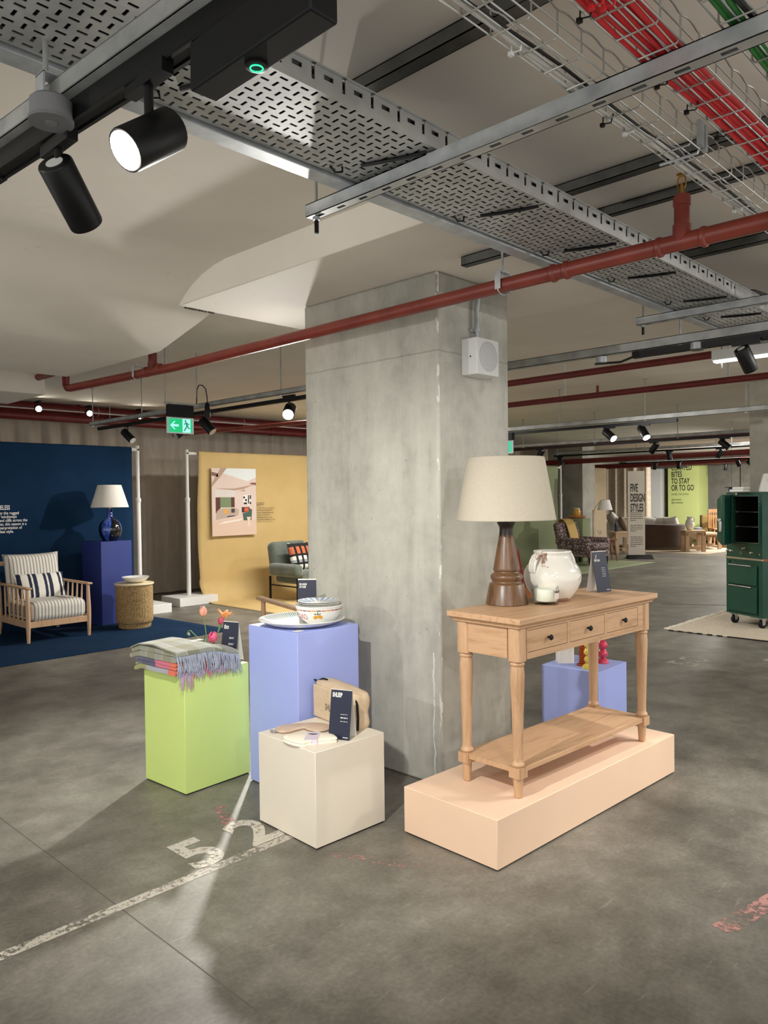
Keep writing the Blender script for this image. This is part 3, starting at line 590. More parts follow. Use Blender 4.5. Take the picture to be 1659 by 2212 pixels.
# right-hand ranks of struts, tracks and heads
strut('strut_channel', (4.15, 3.3, 2.245), (4.15, -1.2, 2.245), 'galvanised strut with a round box right of the column', 0.05, 0.041, 'galv_dull', False, rods=((1.55, 2.245, CZ),))
track('black light track with an unlit spotlight at the right edge', (4.15, 2.0, 2.205), (4.15, -1.2, 2.205), 0.036, 0.034)
H = head('unlit black spotlight with a ring of openings at the right edge', (4.13, 1.40, 2.115), (0.55, -0.2, -0.8), False, 0.13, 0.038, stem=0.04)
for lb, y in (('first round junction box under the right strut', 2.22), ('second round junction box under the right strut by the spotlight', 1.66)):
    J = thing('junction_box', lb, 'junction box', (4.15, y, 2.205)); MB().lathe([(0.034, 0), (0.034, 0.034), (0.03, 0.038)], n=20).build('body', M['galv'], J, smooth=35); MB().lathe([(0.036, -0.004), (0.036, 0)], n=20).build('lid', M['dark_rail'], J, smooth=35)
tag(MB().tube([(4.15, 2.26, 2.205), (4.15, 2.1, 2.195), (4.15, 2.02, 2.215), (4.15, 1.99, 2.22)], 0.007, 8).build('power_lead', M['black_cable'], smooth=40), 'short black lead joining the round box to the right track', 'cable')
L_ = thing('batten_light', 'bright white batten light at the right edge behind the track', 'ceiling light', (4.8, 1.82, 2.24), 0)
MB().box(-0.03, 0.03, -2.6, 0, 0, 0.06).build('housing', M['white_plastic'], L_); MB().box(-0.026, 0.026, -2.59, -0.01, -0.012, 0).build('diffuser', emit('batten_glow', '#fffaf0', 5), L_)
MB().cyl((0, -0.05, -0.05), (0, -0.05, CZ-2.24), 0.005, n=8).build('threaded_rod', M['galv_dull'], L_)
def rank(Xx, y0, y1, z, dz, heads, rods, word, tlen=None):
    strut('strut_channel', (Xx, y0, z+0.06), (Xx, y1, z+0.06+dz), 'galvanised strut of the %s rank of lights right of the column' % word, 0.05, 0.041, 'galv_dull', False, rods=tuple((y0-r, z+0.06, CZ) for r in rods))
    t0, t1 = tlen or (y0, y1)
    track('black track of the %s rank of lights right of the column' % word, (Xx, t0, z+0.015), (Xx, t1, z+0.015+dz*(t0-t1)/(y0-y1)))
    for y, d, lit, lb in heads: head(lb, (Xx, y, z-0.075), d, lit, 0.16, 0.045, stem=0.03)
rank(8.1, 6.6, 0.4, 2.19, 0.03, [(4.24, (-0.18, -0.64, -0.5), True, 'left one of the lit pair of spotlights right of the column'), (3.83, (-0.29, -0.53, -0.7), True, 'right one of the lit pair of spotlights right of the column')], (4.88, 3.81, 2.75), 'first', (6.6, 3.45))
rank(10.8, 8.4, 1.5, 2.18, 0.03, [(6.87, (0.1, 0.6, -0.75), False, 'unlit spotlight just right of the lampshade'), (4.95, (0.1, 0.6, -0.75), False, 'unlit spotlight below the lit pair'), (3.95, (0.1, -0.7, -0.65), False, 'unlit spotlight near the far right column')], (7.2, 5.9, 4.6, 3.3), 'second')
rank(14.0, 8.55, 2.5, 2.22, 0.03, [(8.42, (0.2, -0.35, -0.9), False, 'unlit spotlight over the olive backdrop'), (6.12, (0.1, -0.1, -1), False, 'unlit spotlight above the tall white sign'), (5.2, (0.1, 0.6, -0.7), False, 'unlit spotlight left above the green pillar')], (8.5, 6.6, 5.0), 'third')
rank(18.6, 9.4, 3.5, 2.21, 0.02, [(8.5, (0.1, 0.3, -1), False, 'small spotlight left of the green pillar top'), (7.9, (0.1, 0.1, -1), False, 'small spotlight at the left corner of the green pillar top'), (6.5, (0.2, -0.3, -0.9), False, 'small spotlight right of the green pillar'), (6.25, (0.3, -0.5, -0.7), True, 'small lit spotlight near the far concrete wall')], (9.0, 7.0), 'fourth')
rank(22.5, 11.5, 4.0, 2.25, 0.02, [(8.2, (0.1, 0.2, -1), False, 'tiny spotlight far down the hall')], (10, 7), 'fifth')
# ================================================================== FOREGROUND DISPLAY
def plinth(name, label, loc, rzdeg, sx, sy, h, mat):
    P = thing(name, label, 'plinth', loc, math.radians(rzdeg))
    MB().box(0.006, sx-0.006, 0.006, sy-0.006, 0, 0.008).build('base', M['black_matt'], P)
    MB().box(0, sx, 0, sy, 0.006, h).build('body', M[mat], P, bevel=0.0025)
    return P
plinth('display_plinth', 'lime green plinth with folded blankets on it', (1.981, 3.268, 0), 3.1, 0.395, 0.351, 0.582, 'lime')
plinth('display_plinth', 'tall lilac plinth with crockery beside the column', (2.306, 2.803, 0), -1.3, 0.389, 0.398, 0.796, 'lilac')
plinth('display_plinth', 'off-white cube plinth with the wash bag in front', (2.027, 2.363, 0), -2.3, 0.387, 0.401, 0.399, 'offwhite')
plinth('display_plinth', 'long low blush pink plinth under the console table', (2.374, 1.715, 0), -2.0, 1.474, 0.497, 0.199, 'pink')
plinth('display_plinth', 'short lilac plinth with candlesticks seen behind the console table', (4.05, 2.20, 0), 2.5, 0.385, 0.37, 0.40, 'lilac')

# ------------------------------------------------------------------ console table (local origin: near corner of the top)
TR = math.radians(-2.6)
T = thing('console_table', 'pale oak console table with three drawers and turned legs', 'table', (2.556, 1.728, 0.199), TR)
TL, TD, TH = 1.135, 0.388, 0.741
def frustum_ring(mb, o0, z0, o1, z1):
    vs = [];
    for o, z in ((o0, z0), (o1, z1)): vs += [(o, o, z), (TL-o, o, z), (TL-o, TD-o, z), (o, TD-o, z)]
    return mb.add(vs, [(i, (i+1) % 4, 4+(i+1) % 4, 4+i) for i in range(4)] + [(3, 2, 1, 0), (4, 5, 6, 7)])
MB().box(0, TL, 0, TD, TH-0.024, TH).build('tabletop', M['oak'], T, bevel=0.002)
mo = MB(); frustum_ring(mo, 0.022, TH-0.045, 0.018, TH-0.041); frustum_ring(mo, 0.018, TH-0.041, 0.018, TH-0.037); frustum_ring(mo, 0.018, TH-0.0375, 0.008, TH-0.027); frustum_ring(mo, 0.008, TH-0.027, 0.006, TH-0.0235)
mo.build('moulding', M['oak'], T)
a0, a1 = TH-0.176, TH-0.044; BK_ = 0.064; o_ = 0.026
ap = MB(); ap.box(o_+BK_, TL-o_-BK_, TD-o_-0.03, TD-o_-0.008, a0, a1)
for x in (o_+0.008, TL-o_-0.03): MB().box(x, x+0.022, o_+BK_, TD-o_-BK_, a0+0.004, a1).build('side_apron', M['oak_y'], T)
f0, f1 = o_+0.006, o_+0.024
xs = [o_+BK_+0.006+i*0.306 for i in range(4)]; dw = 0.288; dz0, dz1 = a0+0.026, a1-0.014
ap.box(o_+BK_, TL-o_-BK_, f0, f1, a0, dz0).box(o_+BK_, TL-o_-BK_, f0, f1, dz1, a1)
edges = [o_+BK_] + sum([[x+0.0, x+dw] for x in xs[:3]], []) + [TL-o_-BK_]
for i in range(0, 8, 2): ap.box(edges[i], edges[i+1], f0, f1, dz0, dz1)
ap.box(o_+BK_, TL-o_-BK_, f1+0.004, f1+0.008, dz0-0.004, dz1+0.004)
ap.build('apron', M['oak'], T)
for i in range(3):
    x0 = xs[i]+0.0025; x1 = xs[i]+dw-0.0025
    d = MB().box(x0, x1, f0+0.001, f1+0.006, dz0+0.0025, dz1-0.0025).build('drawer', M['oak'], T)
    MB().lathe([(0.0045, 0), (0.0045, 0.010), (0.011, 0.013), (0.0125, 0.017), (0.010, 0.021), (0.003, 0.0225)], n=20).build('knob', M['black'], d, loc=((x0+x1)/2, f0+0.001, (dz0+dz1)/2), rot=(PI/2, 0, 0), smooth=40)
b2 = BK_/2
legprof = [(0.0125, 0.0), (0.0165, 0.004), (0.0215, 0.082), (0.0215, 0.086)]
turn = [(0.022, 0.126), (0.0265, 0.131), (0.0285, 0.137), (0.0265, 0.143), (0.0245, 0.146), (0.0215, 0.15), (0.0205, 0.16), (0.0205, 0.20), (0.0245, 0.34), (0.0285, 0.46), (0.0298, 0.50), (0.0285, 0.525), (0.0255, 0.540), (0.029, 0.543), (0.0305, 0.548), (0.029, 0.553), (0.026, 0.556), (0.026, 0.566)]
for ix in (0, 1):
    for iy in (0, 1):
        cx = o_+b2 if ix == 0 else TL-o_-b2; cy = o_+b2 if iy == 0 else TD-o_-b2
        L_ = MB().lathe(legprof, (cx, cy, 0), 28).lathe(turn, (cx, cy, 0), 28).box(cx-0.027, cx+0.027, cy-0.027, cy+0.027, 0.084, 0.127)
        r = 0.020; pts = []
        for qx, qy, aa in ((1, 1, 0), (-1, 1, 90), (-1, -1, 180), (1, -1, 270)):
            for k in range(5):
                an = math.radians(aa+k*22.5); pts.append((cx+qx*(b2-r)+r*math.cos(an), cy+qy*(b2-r)+r*math.sin(an)))
        L_.prism(pts, a0-0.004, a1+0.001)
        L_.build('leg', M['oak_z'], T, smooth=35)
sx0, sx1, sy0, sy1 = o_+0.012, TL-o_-0.012, o_+0.012, TD-o_-0.012; kk = 0.047
sh = [(sx0+kk, sy0), (sx1-kk, sy0), (sx1-kk, sy0+kk), (sx1, sy0+kk), (sx1, sy1-kk), (sx1-kk, sy1-kk), (sx1-kk, sy1), (sx0+kk, sy1), (sx0+kk, sy1-kk), (sx0, sy1-kk), (sx0, sy0+kk), (sx0+kk, sy0+kk)]
MB().prism(sh, 0.104, 0.124).build('shelf', M['oak'], T, bevel=0.0015)
TZ = 0.199+TH

# ------------------------------------------------------------------ lamp on the console
Lp = thing('table_lamp', 'turned dark wood table lamp with a wide linen shade on the console', 'lamp', (2.904, 2.032, TZ))
MB().lathe([(0.094, 0), (0.0972, 0.003), (0.0965, 0.006), (0.0795, 0.090), (0.077, 0.0945), (0.068, 0.098), (0.0655, 0.104), (0.068, 0.110), (0.0725, 0.117), (0.0735, 0.125), (0.0715, 0.133), (0.064, 0.139), (0.0575, 0.144), (0.0565, 0.149),
              (0.060, 0.153), (0.0615, 0.158), (0.0605, 0.164), (0.033, 0.315)], n=48).build('turned_base', M['walnut'], Lp, smooth=50)
MB().lathe([(0.0325, 0.314), (0.0305, 0.335), (0.031, 0.345), (0.0335, 0.355), (0.0415, 0.370), (0.0415, 0.373), (0.038, 0.374)], n=40).lathe([(0.006, 0.372), (0.006, 0.40)], n=12).build('neck', M['walnut_dark'], Lp, smooth=50)
MB().cyl((0, 0, 0.40), (0, 0, 0.46), 0.016, n=16).build('bulb_holder', M['black'], Lp)
sp = MB().lathe([(0.222, 0.382), (0.222, 0.386), (0.1735, 0.662), (0.172, 0.666)], n=72, cap=False)
sp.build('lamp_shade', M['linen'], Lp, smooth=50, solid=0.003)
rg = MB()
for k in range(3):
    a = k*2*PI/3; rg.cyl((0, 0, 0.645), (0.173*math.cos(a), 0.173*math.sin(a), 0.655), 0.002, n=6)
rg.cyl((0, 0, 0.45), (0, 0, 0.648), 0.003, n=6).build('shade_carrier', M['brass'], Lp)

# ------------------------------------------------------------------ jug, candle, card
J = thing('stoneware_jug', 'round crackled white pottery jar with ribbed handles on the console', 'jar', (3.152, 1.945, TZ))
prof = [(0.070, 0), (0.078, 0.003), (0.092, 0.018), (0.118, 0.055), (0.131, 0.088), (0.1345, 0.112), (0.131, 0.134), (0.119, 0.160), (0.102, 0.182), (0.090, 0.196), (0.0845, 0.206), (0.083, 0.214), (0.0855, 0.219), (0.088, 0.224), (0.0895, 0.229), (0.087, 0.2325), (0.082, 0.231), (0.078, 0.222), (0.079, 0.205), (0.10, 0.17), (0.12, 0.11), (0.08, 0.02)]
MB().lathe(prof, n=56).build('body', M['jug'], J, smooth=60)
def handle(ang):
    h = MB()
    for off in (-0.013, 0.0, 0.013):
        pts = []
        for r, z in ((0.083, 0.216), (0.098, 0.217), (0.112, 0.208), (0.124, 0.190), (0.131, 0.172), (0.134, 0.155), (0.131, 0.138)):
            pts.append((r*math.cos(ang)-off*math.sin(ang), r*math.sin(ang)+off*math.cos(ang), z))
        h.tube(pts, [0.008, 0.0085, 0.009, 0.009, 0.0085, 0.008, 0.006], 10)
    return h
handle(math.radians(168)).build('handle', M['jug'], J, smooth=50)
handle(math.radians(-12)).build('handle', M['jug'], J, smooth=50)
Cn = thing('scented_candle', 'white candle in a clear glass tumbler with a pale label on the console', 'candle', (3.01, 1.892, TZ), 0)
R = 0.0565
MB().lathe([(0.050, 0), (0.0555, 0.002), (R, 0.006), (R, 0.082), (R-0.0008, 0.083), (R-0.0025, 0.082), (R-0.003, 0.016), (0.045, 0.012), (0.0, 0.011)], n=48).build('glass_tumbler', M['thin_glass'], Cn, smooth=50)
MB().lathe([(0.0, 0.0128), (0.046, 0.0128), (R-0.0034, 0.019), (R-0.0034, 0.070), (0.045, 0.069), (0.0, 0.069)], n=48).build('wax', M['wax'], Cn, smooth=50)
def patch(R0, a0, a1, z0, z1, n=16, th=0.0006):
    mb = MB(); vs = []
    for i in range(n+1):
        a = a0+(a1-a0)*i/n
        for z in (z0, z1):
            r = R0(z) if callable(R0) else R0
            vs.append((r*math.cos(a), r*math.sin(a), z))
    mb.add(vs, [(2*i, 2*i+2, 2*i+3, 2*i+1) for i in range(n)]); return mb
ca = math.radians(224+52)
lb = patch(R+0.0006, ca-0.42, ca+0.42, 0.026, 0.068).build('label', pm('pink_paper', '#d6c6bf', 0.7), Cn, solid=0.0004)
lettering('label_lettering', 'NEOM', 0.016, M['ink_black'], lb, (0, 0, 0.054), (1, 0, 0), (0, 0, 1), 0.95, 0.01, wrap=(lambda z: R+0.0012, ca-0.40), res=2)
def tent(name, label, loc, rz, w, h, lines, size, cond=0.55, bold=0.02, tops=0.012, bars=(), spread=0.075, foot=True, script=False):
    """Tent card: navy printed front leaf, white rear leaf, hinged along the top edge; front faces local -Y."""
    T_ = thing(name, label, 'display card', loc, rz); d = spread
    up = Vector((0, d/2, h)).normalized(); nrm = Vector((0, -h, d/2)).normalized()
    H = math.hypot(h, d/2)
    def leaf(sgn):
        vs = []
        for t in (0.0, 0.0012):
            for x in (-w/2, w/2):
                vs += [(x, sgn*(-d/2) + sgn*t, 0), (x, sgn*0.0 + sgn*t, h)]
        return MB().add(vs, [(0, 2, 3, 1), (4, 5, 7, 6), (0, 1, 5, 4), (2, 6, 7, 3), (0, 4, 6, 2), (1, 3, 7, 5)])
    fr = leaf(1).build('front_leaf', M['navy_card'], T_); leaf(-1).build('rear_leaf', M['card_white'], T_)
    base = Vector((0, -d/2, 0)) + nrm*0.0007
    lettering('lettering', lines, size, M['ink_white'], fr, tuple(base + Vector((-w/2+0.008, 0, 0)) + up*(H-tops-size*0.8)), (1, 0, 0), tuple(up), cond, bold, 0.95, extrude=0.0004)
    b = MB(); F = Matrix.Translation(base) @ frame((1, 0, 0), up).to_4x4()
    rr = random.Random(len(label))
    for (x0, x1, y) in bars:
        x = x0
        while x < x1:
            e = min(x1, x+rr.uniform(0.006, 0.014)); b.box(x*w, e*w if False else min(x1, x+(e-x)/w*1.0)*w, y*H, y*H+0.0016, 0, 0.0003, F); x = x+(e-x)/w+0.03
    if foot: b.box(0.18*w, 0.42*w, 0.045*H, 0.045*H+0.0025, 0, 0.0003, F)
    b.build('small_print', M['ink_white'], fr)
    return T_
BR = [(-0.02, 0.30, 0.60), (-0.02, 0.22, 0.585), (-0.02, 0.26, 0.57), (-0.04, 0.32, 0.45), (-0.04, 0.24, 0.435), (-0.04, 0.28, 0.42)]
cN = tent('tent_card', 'navy tent card at the far end of the console', (3.575, 1.935, TZ), math.radians(-15), 0.099, 0.205, [' ', 'NEPTUNE'], 0.015, 0.6, 0.01, 0.026, [(0.02, 0.28, y) for y in (0.58, 0.53, 0.48, 0.43, 0.38)])
fr = [c for c in cN.children if c.name.startswith('front_leaf')][0]
upv = Vector((0, 0.0375, 0.205)).normalized()
nb = Vector((-0.030, -0.0375, 0)) + Vector((0, -0.205, 0.0375)).normalized()*0.001 + upv*0.168
MB().tube([nb+Vector((-0.010, 0, 0.002)), nb+Vector((-0.006, 0, 0.000)), nb+Vector((-0.001, 0, 0.008)), nb+Vector((0.001, 0.004, 0.021)), nb+Vector((0.004, 0.0005, 0.004)), nb+Vector((0.007, 0.003, 0.016)), nb+Vector((0.012, 0.0045, 0.025))], 0.0009, 5).build('swash_initial', M['ink_white'], fr)

# ------------------------------------------------------------------ crockery on the lilac plinth
LZ = 0.796
def radial(name, n, stops, rin, rout, base='#eceae4'):
    t = NT(name); X = t.xyz(); a = t.math('ADD', t.math('DIVIDE', t.math('ARCTAN2', X[1], X[0]), 2*PI), 0.5)
    f = t.math('FRACT', t.math('MULTIPLY', a, n)); c = t.ramp(f, stops, 'CONSTANT')
    r = t.math('SQRT', t.math('ADD', t.math('MULTIPLY', X[0], X[0]), t.math('MULTIPLY', X[1], X[1])))
    msk = t.math('MULTIPLY', t.math('GREATER_THAN', r, rin), t.math('LESS_THAN', r, rout))
    Z = t.xyz('Normal')[2]; msk = t.math('MULTIPLY', msk, t.math('GREATER_THAN', Z, 0.0))
    return t.set(t.mix(msk, base, c), 0.15, 0.0, Coat_Weight=0.5)
plat = MB().lathe([(0.11, 0), (0.14, 0.002), (0.185, 0.016), (0.212, 0.030), (0.217, 0.034), (0.214, 0.0365), (0.19, 0.026), (0.15, 0.010), (0.10, 0.007), (0.0, 0.007)], n=96).build('serving_platter', radial('platter_stripes', 56, [(0, '#eceae4'), (0.25, '#7fa5c9'), (0.5, '#eceae4'), (0.75, '#7d9161')], 0.150, 0.208), smooth=60, loc=(2.492, 2.992, LZ))
tag(plat, 'large white platter with a blue and green striped rim on the lilac plinth', 'platter')
Bw = thing('serving_bowl', 'white bowl with painted lemons and red lettering standing in the platter', 'bowl', (2.550, 2.926, LZ+0.0075))
bprof = [(0.055, 0.0), (0.062, 0.001), (0.066, 0.006), (0.088, 0.024), (0.106, 0.050), (0.114, 0.072), (0.118, 0.086), (0.1205, 0.090), (0.1225, 0.094), (0.1195, 0.0965), (0.113, 0.085), (0.10, 0.05), (0.07, 0.018), (0.0, 0.012)]
def brad(z):
    for (r0, z0), (r1, z1) in zip(bprof[1:9], bprof[2:10]):
        if z0 <= z <= z1: return r0+(r1-r0)*(z-z0)/(z1-z0)
    return 0.12
MB().lathe(bprof, n=96).build('bowl_body', M['porcelain'], Bw, smooth=60)
va = math.atan2(-2.93, -2.553)   # towards the viewer
cols = ['#4e5a37', '#c9606e', '#dd9a35', '#c9606e', '#4e5a37', '#c9606e', '#dd9a35']
for i in range(16):
    a = va - 1.62 + i*0.215
    patch(lambda z: brad(z)+0.0006, a, a+0.19, 0.0735, 0.0785, 6).build('rim_dash', pm('rim_dash_%s' % cols[i % 7].strip('#'), cols[i % 7], 0.3), Bw, solid=0.0004)
lettering('lettering', 'ISSIMO', 0.042, pm('red_glaze', '#b04a52', 0.3), Bw, (0, 0, 0.030), (1, 0, 0), (0, 0, 1), 0.74, -0.004, wrap=(lambda z: brad(z)+0.0004, va-1.47), res=2)
yl = pm('lemon_glaze', '#e2a32e', 0.3); gl = pm('leaf_glaze', '#4f6238', 0.3)
def oval(a, z, ra, rz_, tilt):
    pts = []
    for k in range(16):
        q = 2*PI*k/16; u = ra*math.cos(q); v = rz_*math.sin(q)*(1+0.15*math.cos(q)**8)
        pts.append((u*math.cos(tilt)-v*math.sin(tilt), u*math.sin(tilt)+v*math.cos(tilt)))
    mb = MB(); vs = []
    for u, v in [(0, 0)]+pts:
        zz = z+v; r = brad(zz)+0.0009; an = a+u/r; vs.append((r*math.cos(an), r*math.sin(an), zz))
    mb.add(vs, [(0, 1+k, 1+(k+1) % 16) for k in range(16)]); return mb
oval(va-0.17, 0.043, 0.012, 0.0095, 0.5).build('painted_lemon', yl, Bw); oval(va+0.05, 0.045, 0.013, 0.0095, -0.4).build('painted_lemon', yl, Bw)
lf = oval(va-0.06, 0.062, 0.003, 0.008, 0.1); lf2 = oval(va-0.17, 0.060, 0.008, 0.0025, -0.15); lf3 = oval(va+0.03, 0.061, 0.006, 0.0025, 0.5)
for q in (lf, lf2, lf3): q.build('painted_leaf', gl, Bw)
pst = radial('plate_stripes', 18, [(0, '#eceae4'), (0.45, '#86a7cf')], 0.045, 0.099)
for i in range(3):
    p_ = MB().lathe([(0.055, 0), (0.06, 0.001), (0.09, 0.008), (0.1045, 0.0135), (0.105, 0.0148), (0.103, 0.0152), (0.088, 0.0102), (0.055, 0.004), (0, 0.004)], n=64).build('side_plate', pst if i == 2 else M['porcelain'], smooth=60, loc=(2.549, 2.928, LZ+0.092+0.0085*i))
    tag(p_, ['bottom white side plate of the stack in the lemon bowl', 'middle white side plate of the stack in the lemon bowl', 'blue and white striped plate topping the stack in the bowl'][i], 'plate', 'side plates stacked in the bowl')
tent('tent_card', 'navy tent card standing behind the crockery on the lilac plinth', (2.672, 3.160, LZ), math.radians(-49), 0.099, 0.205, ['R  UND', 'H  USE'], 0.015, 0.8, 0.03, 0.022, [(-0.02, 0.3, 0.5)], spread=0.04)
rh = [o for o in bpy.data.objects if o.get('label', '').startswith('navy tent card standing behind')][0]
fr = [c for c in rh.children if c.name.startswith('front_leaf')][0]
upv = Vector((0, 0.02, 0.205)).normalized(); b0 = Vector((0, -0.02, 0)) + Vector((0, -0.205, 0.02)).normalized()*0.001
rg = MB()
for cx_, hh in ((-0.0312, 0.1775), (-0.0312, 0.1645)):
    rg.tube([b0+Vector((cx_+0.0042*math.cos(k*PI/8), 0, 0))+upv*(hh+0.0042*math.sin(k*PI/8)) for k in range(17)], 0.0009, 5)
rg.build('joined_rings', M['ink_white'], fr)
tag(MB().box(0, 0.05, 0, 0.035, 0, 0.001).build('price_card', M['card_white'], loc=(2.335, 2.835, LZ), rz=0.2), 'small white price card at the front corner of the lilac plinth', 'price card')
tag(MB().box(0, 0.05, 0, 0.035, 0, 0.001).build('price_card', M['card_white'], loc=(2.315, 3.13, LZ), rz=-0.3), 'small white price card at the left edge of the lilac plinth', 'price card')

# ------------------------------------------------------------------ blankets on the lime plinth
def mat_plaid():
    t = NT('olive_grey_plaid'); X = t.xyz(); w1 = t.math('ADD', X[0], t.math('MULTIPLY', t.noise(t.coord(), 12, 2), 0.02))
    fa = t.ramp(t.math('FRACT', t.math('ADD', t.math('DIVIDE', w1, 0.16), 0.2)), [(0, '#8f9080'), (0.42, '#8d9188'), (0.5, '#aeac97'), (0.54, '#6c6a45'), (0.95, '#96946e')], 'CONSTANT')
    fb = t.ramp(t.math('FRACT', t.math('ADD', t.math('DIVIDE', X[1], 0.14), 0.1)), [(0, '#84877c'), (0.45, '#6e6b42'), (0.55, '#75724b'), (0.93, '#a8a58c')], 'CONSTANT')
    t.bump(t.noise(t.coord(), 300, 3), 0.3, 0.002); return t.set(t.mix(0.5, fa, fb), 0.95, 0.0, Sheen_Weight=0.3)
M['plaid'] = mat_plaid()
M['fringe'] = pm('blue_grey_yarn', '#a4aab8', 0.9, 0, '#8990a0', 40); M['fringe_pink'] = pm('pink_yarn', '#c4697c', 0.9, 0, '#a9a6c0', 30, (1, 1, 0.2))
BZ = 0.583
def fold_slab(mb, x0, x1, y0, y1, z0, z1, sag=0.0, n=16, jit=0.004, seed=0, zdrop=0.0):
    """one folded layer: rounded at both Y ends, open edges at X ends"""
    hz = (z1-z0)/2; prof = []
    for k in range(9): a = -PI/2+k*PI/8; prof.append((y1-hz+hz*math.cos(a), z0+hz+hz*math.sin(a)))
    for k in range(9): a = PI/2+k*PI/8; prof.append((y0+hz*0.7+hz*0.7*math.cos(a), z0+hz+hz*math.sin(a)))
    prof2 = []
    for i in range(len(prof)):
        p, q = prof[i], prof[(i+1) % len(prof)]; m_ = max(1, int(math.dist(p, q)/0.02))
        for j in range(m_): prof2.append((p[0]+(q[0]-p[0])*j/m_, p[1]+(q[1]-p[1])*j/m_))
    m = len(prof2); vs = []; fs = []
    for i in range(n+1):
        x = x0+(x1-x0)*i/n
        for (y, z) in prof2:
            d = mnoise.noise(Vector((x*9+seed, y*9, z*20)))*jit
            e = -0.35*hz*math.exp(-((i/n)/0.05)**2)*0.5 - 0.35*hz*math.exp(-(((1-i/n))/0.05)**2)*0.5
            f_ = max(0.0, (i/n-0.50)/0.50); sh = f_*f_*(3-2*f_)
            y = y0+(y-y0)*(1-0.42*sh)
            zc = (z0+z1)/2; zz = (zc+(z-zc)*(1+e/hz))*(1-0.38*sh) - zdrop*sh
            vs.append((x+d, y+d, zz+d*1.2 - sag*max(0, (y-0.33))*3 - (0.05*(1-i/n)*max(0, 0.12-y)*0.0)))
    for i in range(n):
        for k in range(m): fs.append((i*m+k, i*m+(k+1) % m, (i+1)*m+(k+1) % m, (i+1)*m+k))
    fs.append(tuple(range(m-1, -1, -1))); fs.append(tuple(n*m+k for k in range(m)))
    mb.add(vs, fs)
def blanket(label, loc, rz): return thing('folded_blanket', label, 'blanket', loc, rz, None)
def bands(name):
    t = NT(name); X = t.xyz(); f = t.math('ADD', t.math('MULTIPLY', X[1], 2.2), t.math('MULTIPLY', X[2], 0.0))
    c = t.ramp(f, [(0.0, '#d9694c'), (0.14, '#c9677f'), (0.42, '#4a4a66'), (0.68, '#55556f')], 'CONSTANT')
    low = t.math('LESS_THAN', X[2], 0.026); c2 = t.ramp(f, [(0.0, '#d9694c'), (0.18, '#a3a3ad'), (0.60, '#8f9158')], 'CONSTANT')
    t.bump(t.noise(t.coord(), 300, 3), 0.3, 0.002); return t.set(t.mix(low, c, c2), 0.95, 0.0, Sheen_Weight=0.3)
B1 = blanket('navy, pink and orange folded blanket under the olive plaid blanket', (1.955, 3.262, BZ), math.radians(3.1))
m = MB(); fold_slab(m, -0.012, 0.33, 0.02, 0.385, 0, 0.026, 0.12, seed=3); fold_slab(m, -0.010, 0.325, 0.015, 0.375, 0.025, 0.047, 0.12, seed=5); fold_slab(m, -0.014, 0.325, 0.01, 0.37, 0.045, 0.066, 0.12, seed=8)
m.build('folded_cloth', bands('navy_pink_bands'), B1, smooth=60)
B2 = blanket('olive and grey plaid folded blanket with a blue-grey fringe on top', (1.955, 3.262, BZ+0.064), math.radians(3.1))
m = MB(); fold_slab(m, -0.018, 0.345, 0.0, 0.415, 0.0, 0.030, 0.10, seed=12, zdrop=0.022); fold_slab(m, -0.012, 0.34, -0.005, 0.405, 0.029, 0.054, 0.10, seed=15, zdrop=0.022)
def top_sheet(u, v):
    x = -0.02+0.37*u; s = v*0.42
    if s < 0.37: y = 0.405-s; z = 0.056+0.010*math.sin(PI*min(1, s/0.37))
    else:
        t_ = (s-0.37)/0.05; y = 0.035-0.042*math.sin(t_*1.35); z = 0.056-0.022*(t_**1.7)
    f_ = max(0.0, (u-0.50)/0.50); sh = f_*f_*(3-2*f_)
    if y > 0: y = y*(1-0.42*sh)
    z = z*(1-0.38*sh)-0.022*sh
    j = mnoise.noise(Vector((x*7, y*7, 2)))*0.006
    return (x+j*0.5, y, z+j - 0.10*max(0, y-0.33)*3)
tp = MB().grid(top_sheet, 36, 34)
tp.build('top_layer', M['plaid'], B2, smooth=80, solid=0.006)
m.build('folded_cloth', M['plaid'], B2, smooth=60)
fr = MB(); rr = random.Random(5)
for k in range(120):
    u = (k+rr.uniform(-0.3, 0.3))/119; u = min(1, max(0, u)); p = Vector(top_sheet(u, 0.97)); yy = -0.030+rr.uniform(-0.012, 0.004); ln = rr.uniform(0.080, 0.112); dx = rr.uniform(-0.012, 0.016)
    q = [p, p+Vector((dx*0.3, yy*0.25, -ln*0.35)), p+Vector((dx*0.8, yy*0.4+rr.uniform(-0.004, 0.004), -ln*0.75)), p+Vector((dx+rr.uniform(-0.008, 0.008), yy*0.5, -ln))]
    fr.tube(q, [0.0028, 0.0026, 0.0024, 0.0015], 5)
fr.build('fringe', M['fringe'], B2, smooth=60)
fr = MB()
for k in range(60):
    u = (k+0.5)/60; x = -0.008+0.32*u; ln = rr.uniform(0.06, 0.085) if u < 0.25 else rr.uniform(0.02, 0.05); p = Vector((x, -0.006, 0.012)); dx = rr.uniform(-0.01, 0.01)
    fr.tube([Vector((x, 0.03, 0.012)), p, p+Vector((dx*0.5, -0.008, -ln*0.5)), p+Vector((dx, -0.007, -ln))], [0.002, 0.0025, 0.0022, 0.0012], 5)
fr.build('fringe', M['fringe_pink'], B1, smooth=60)
MB().box(0.175, 0.235, 0.13, 0.165, 0.0665, 0.0676).build('woven_label', pm('cream_label', '#e9e4d2', 0.8), B2, bevel=0.0003)
lettering('label_lettering', 'tbco', 0.016, M['ink_black'], B2, (0.188, 0.142, 0.0679), (1, 0.15, 0), (-0.15, 1, 0), 0.6, 0.0, res=2)
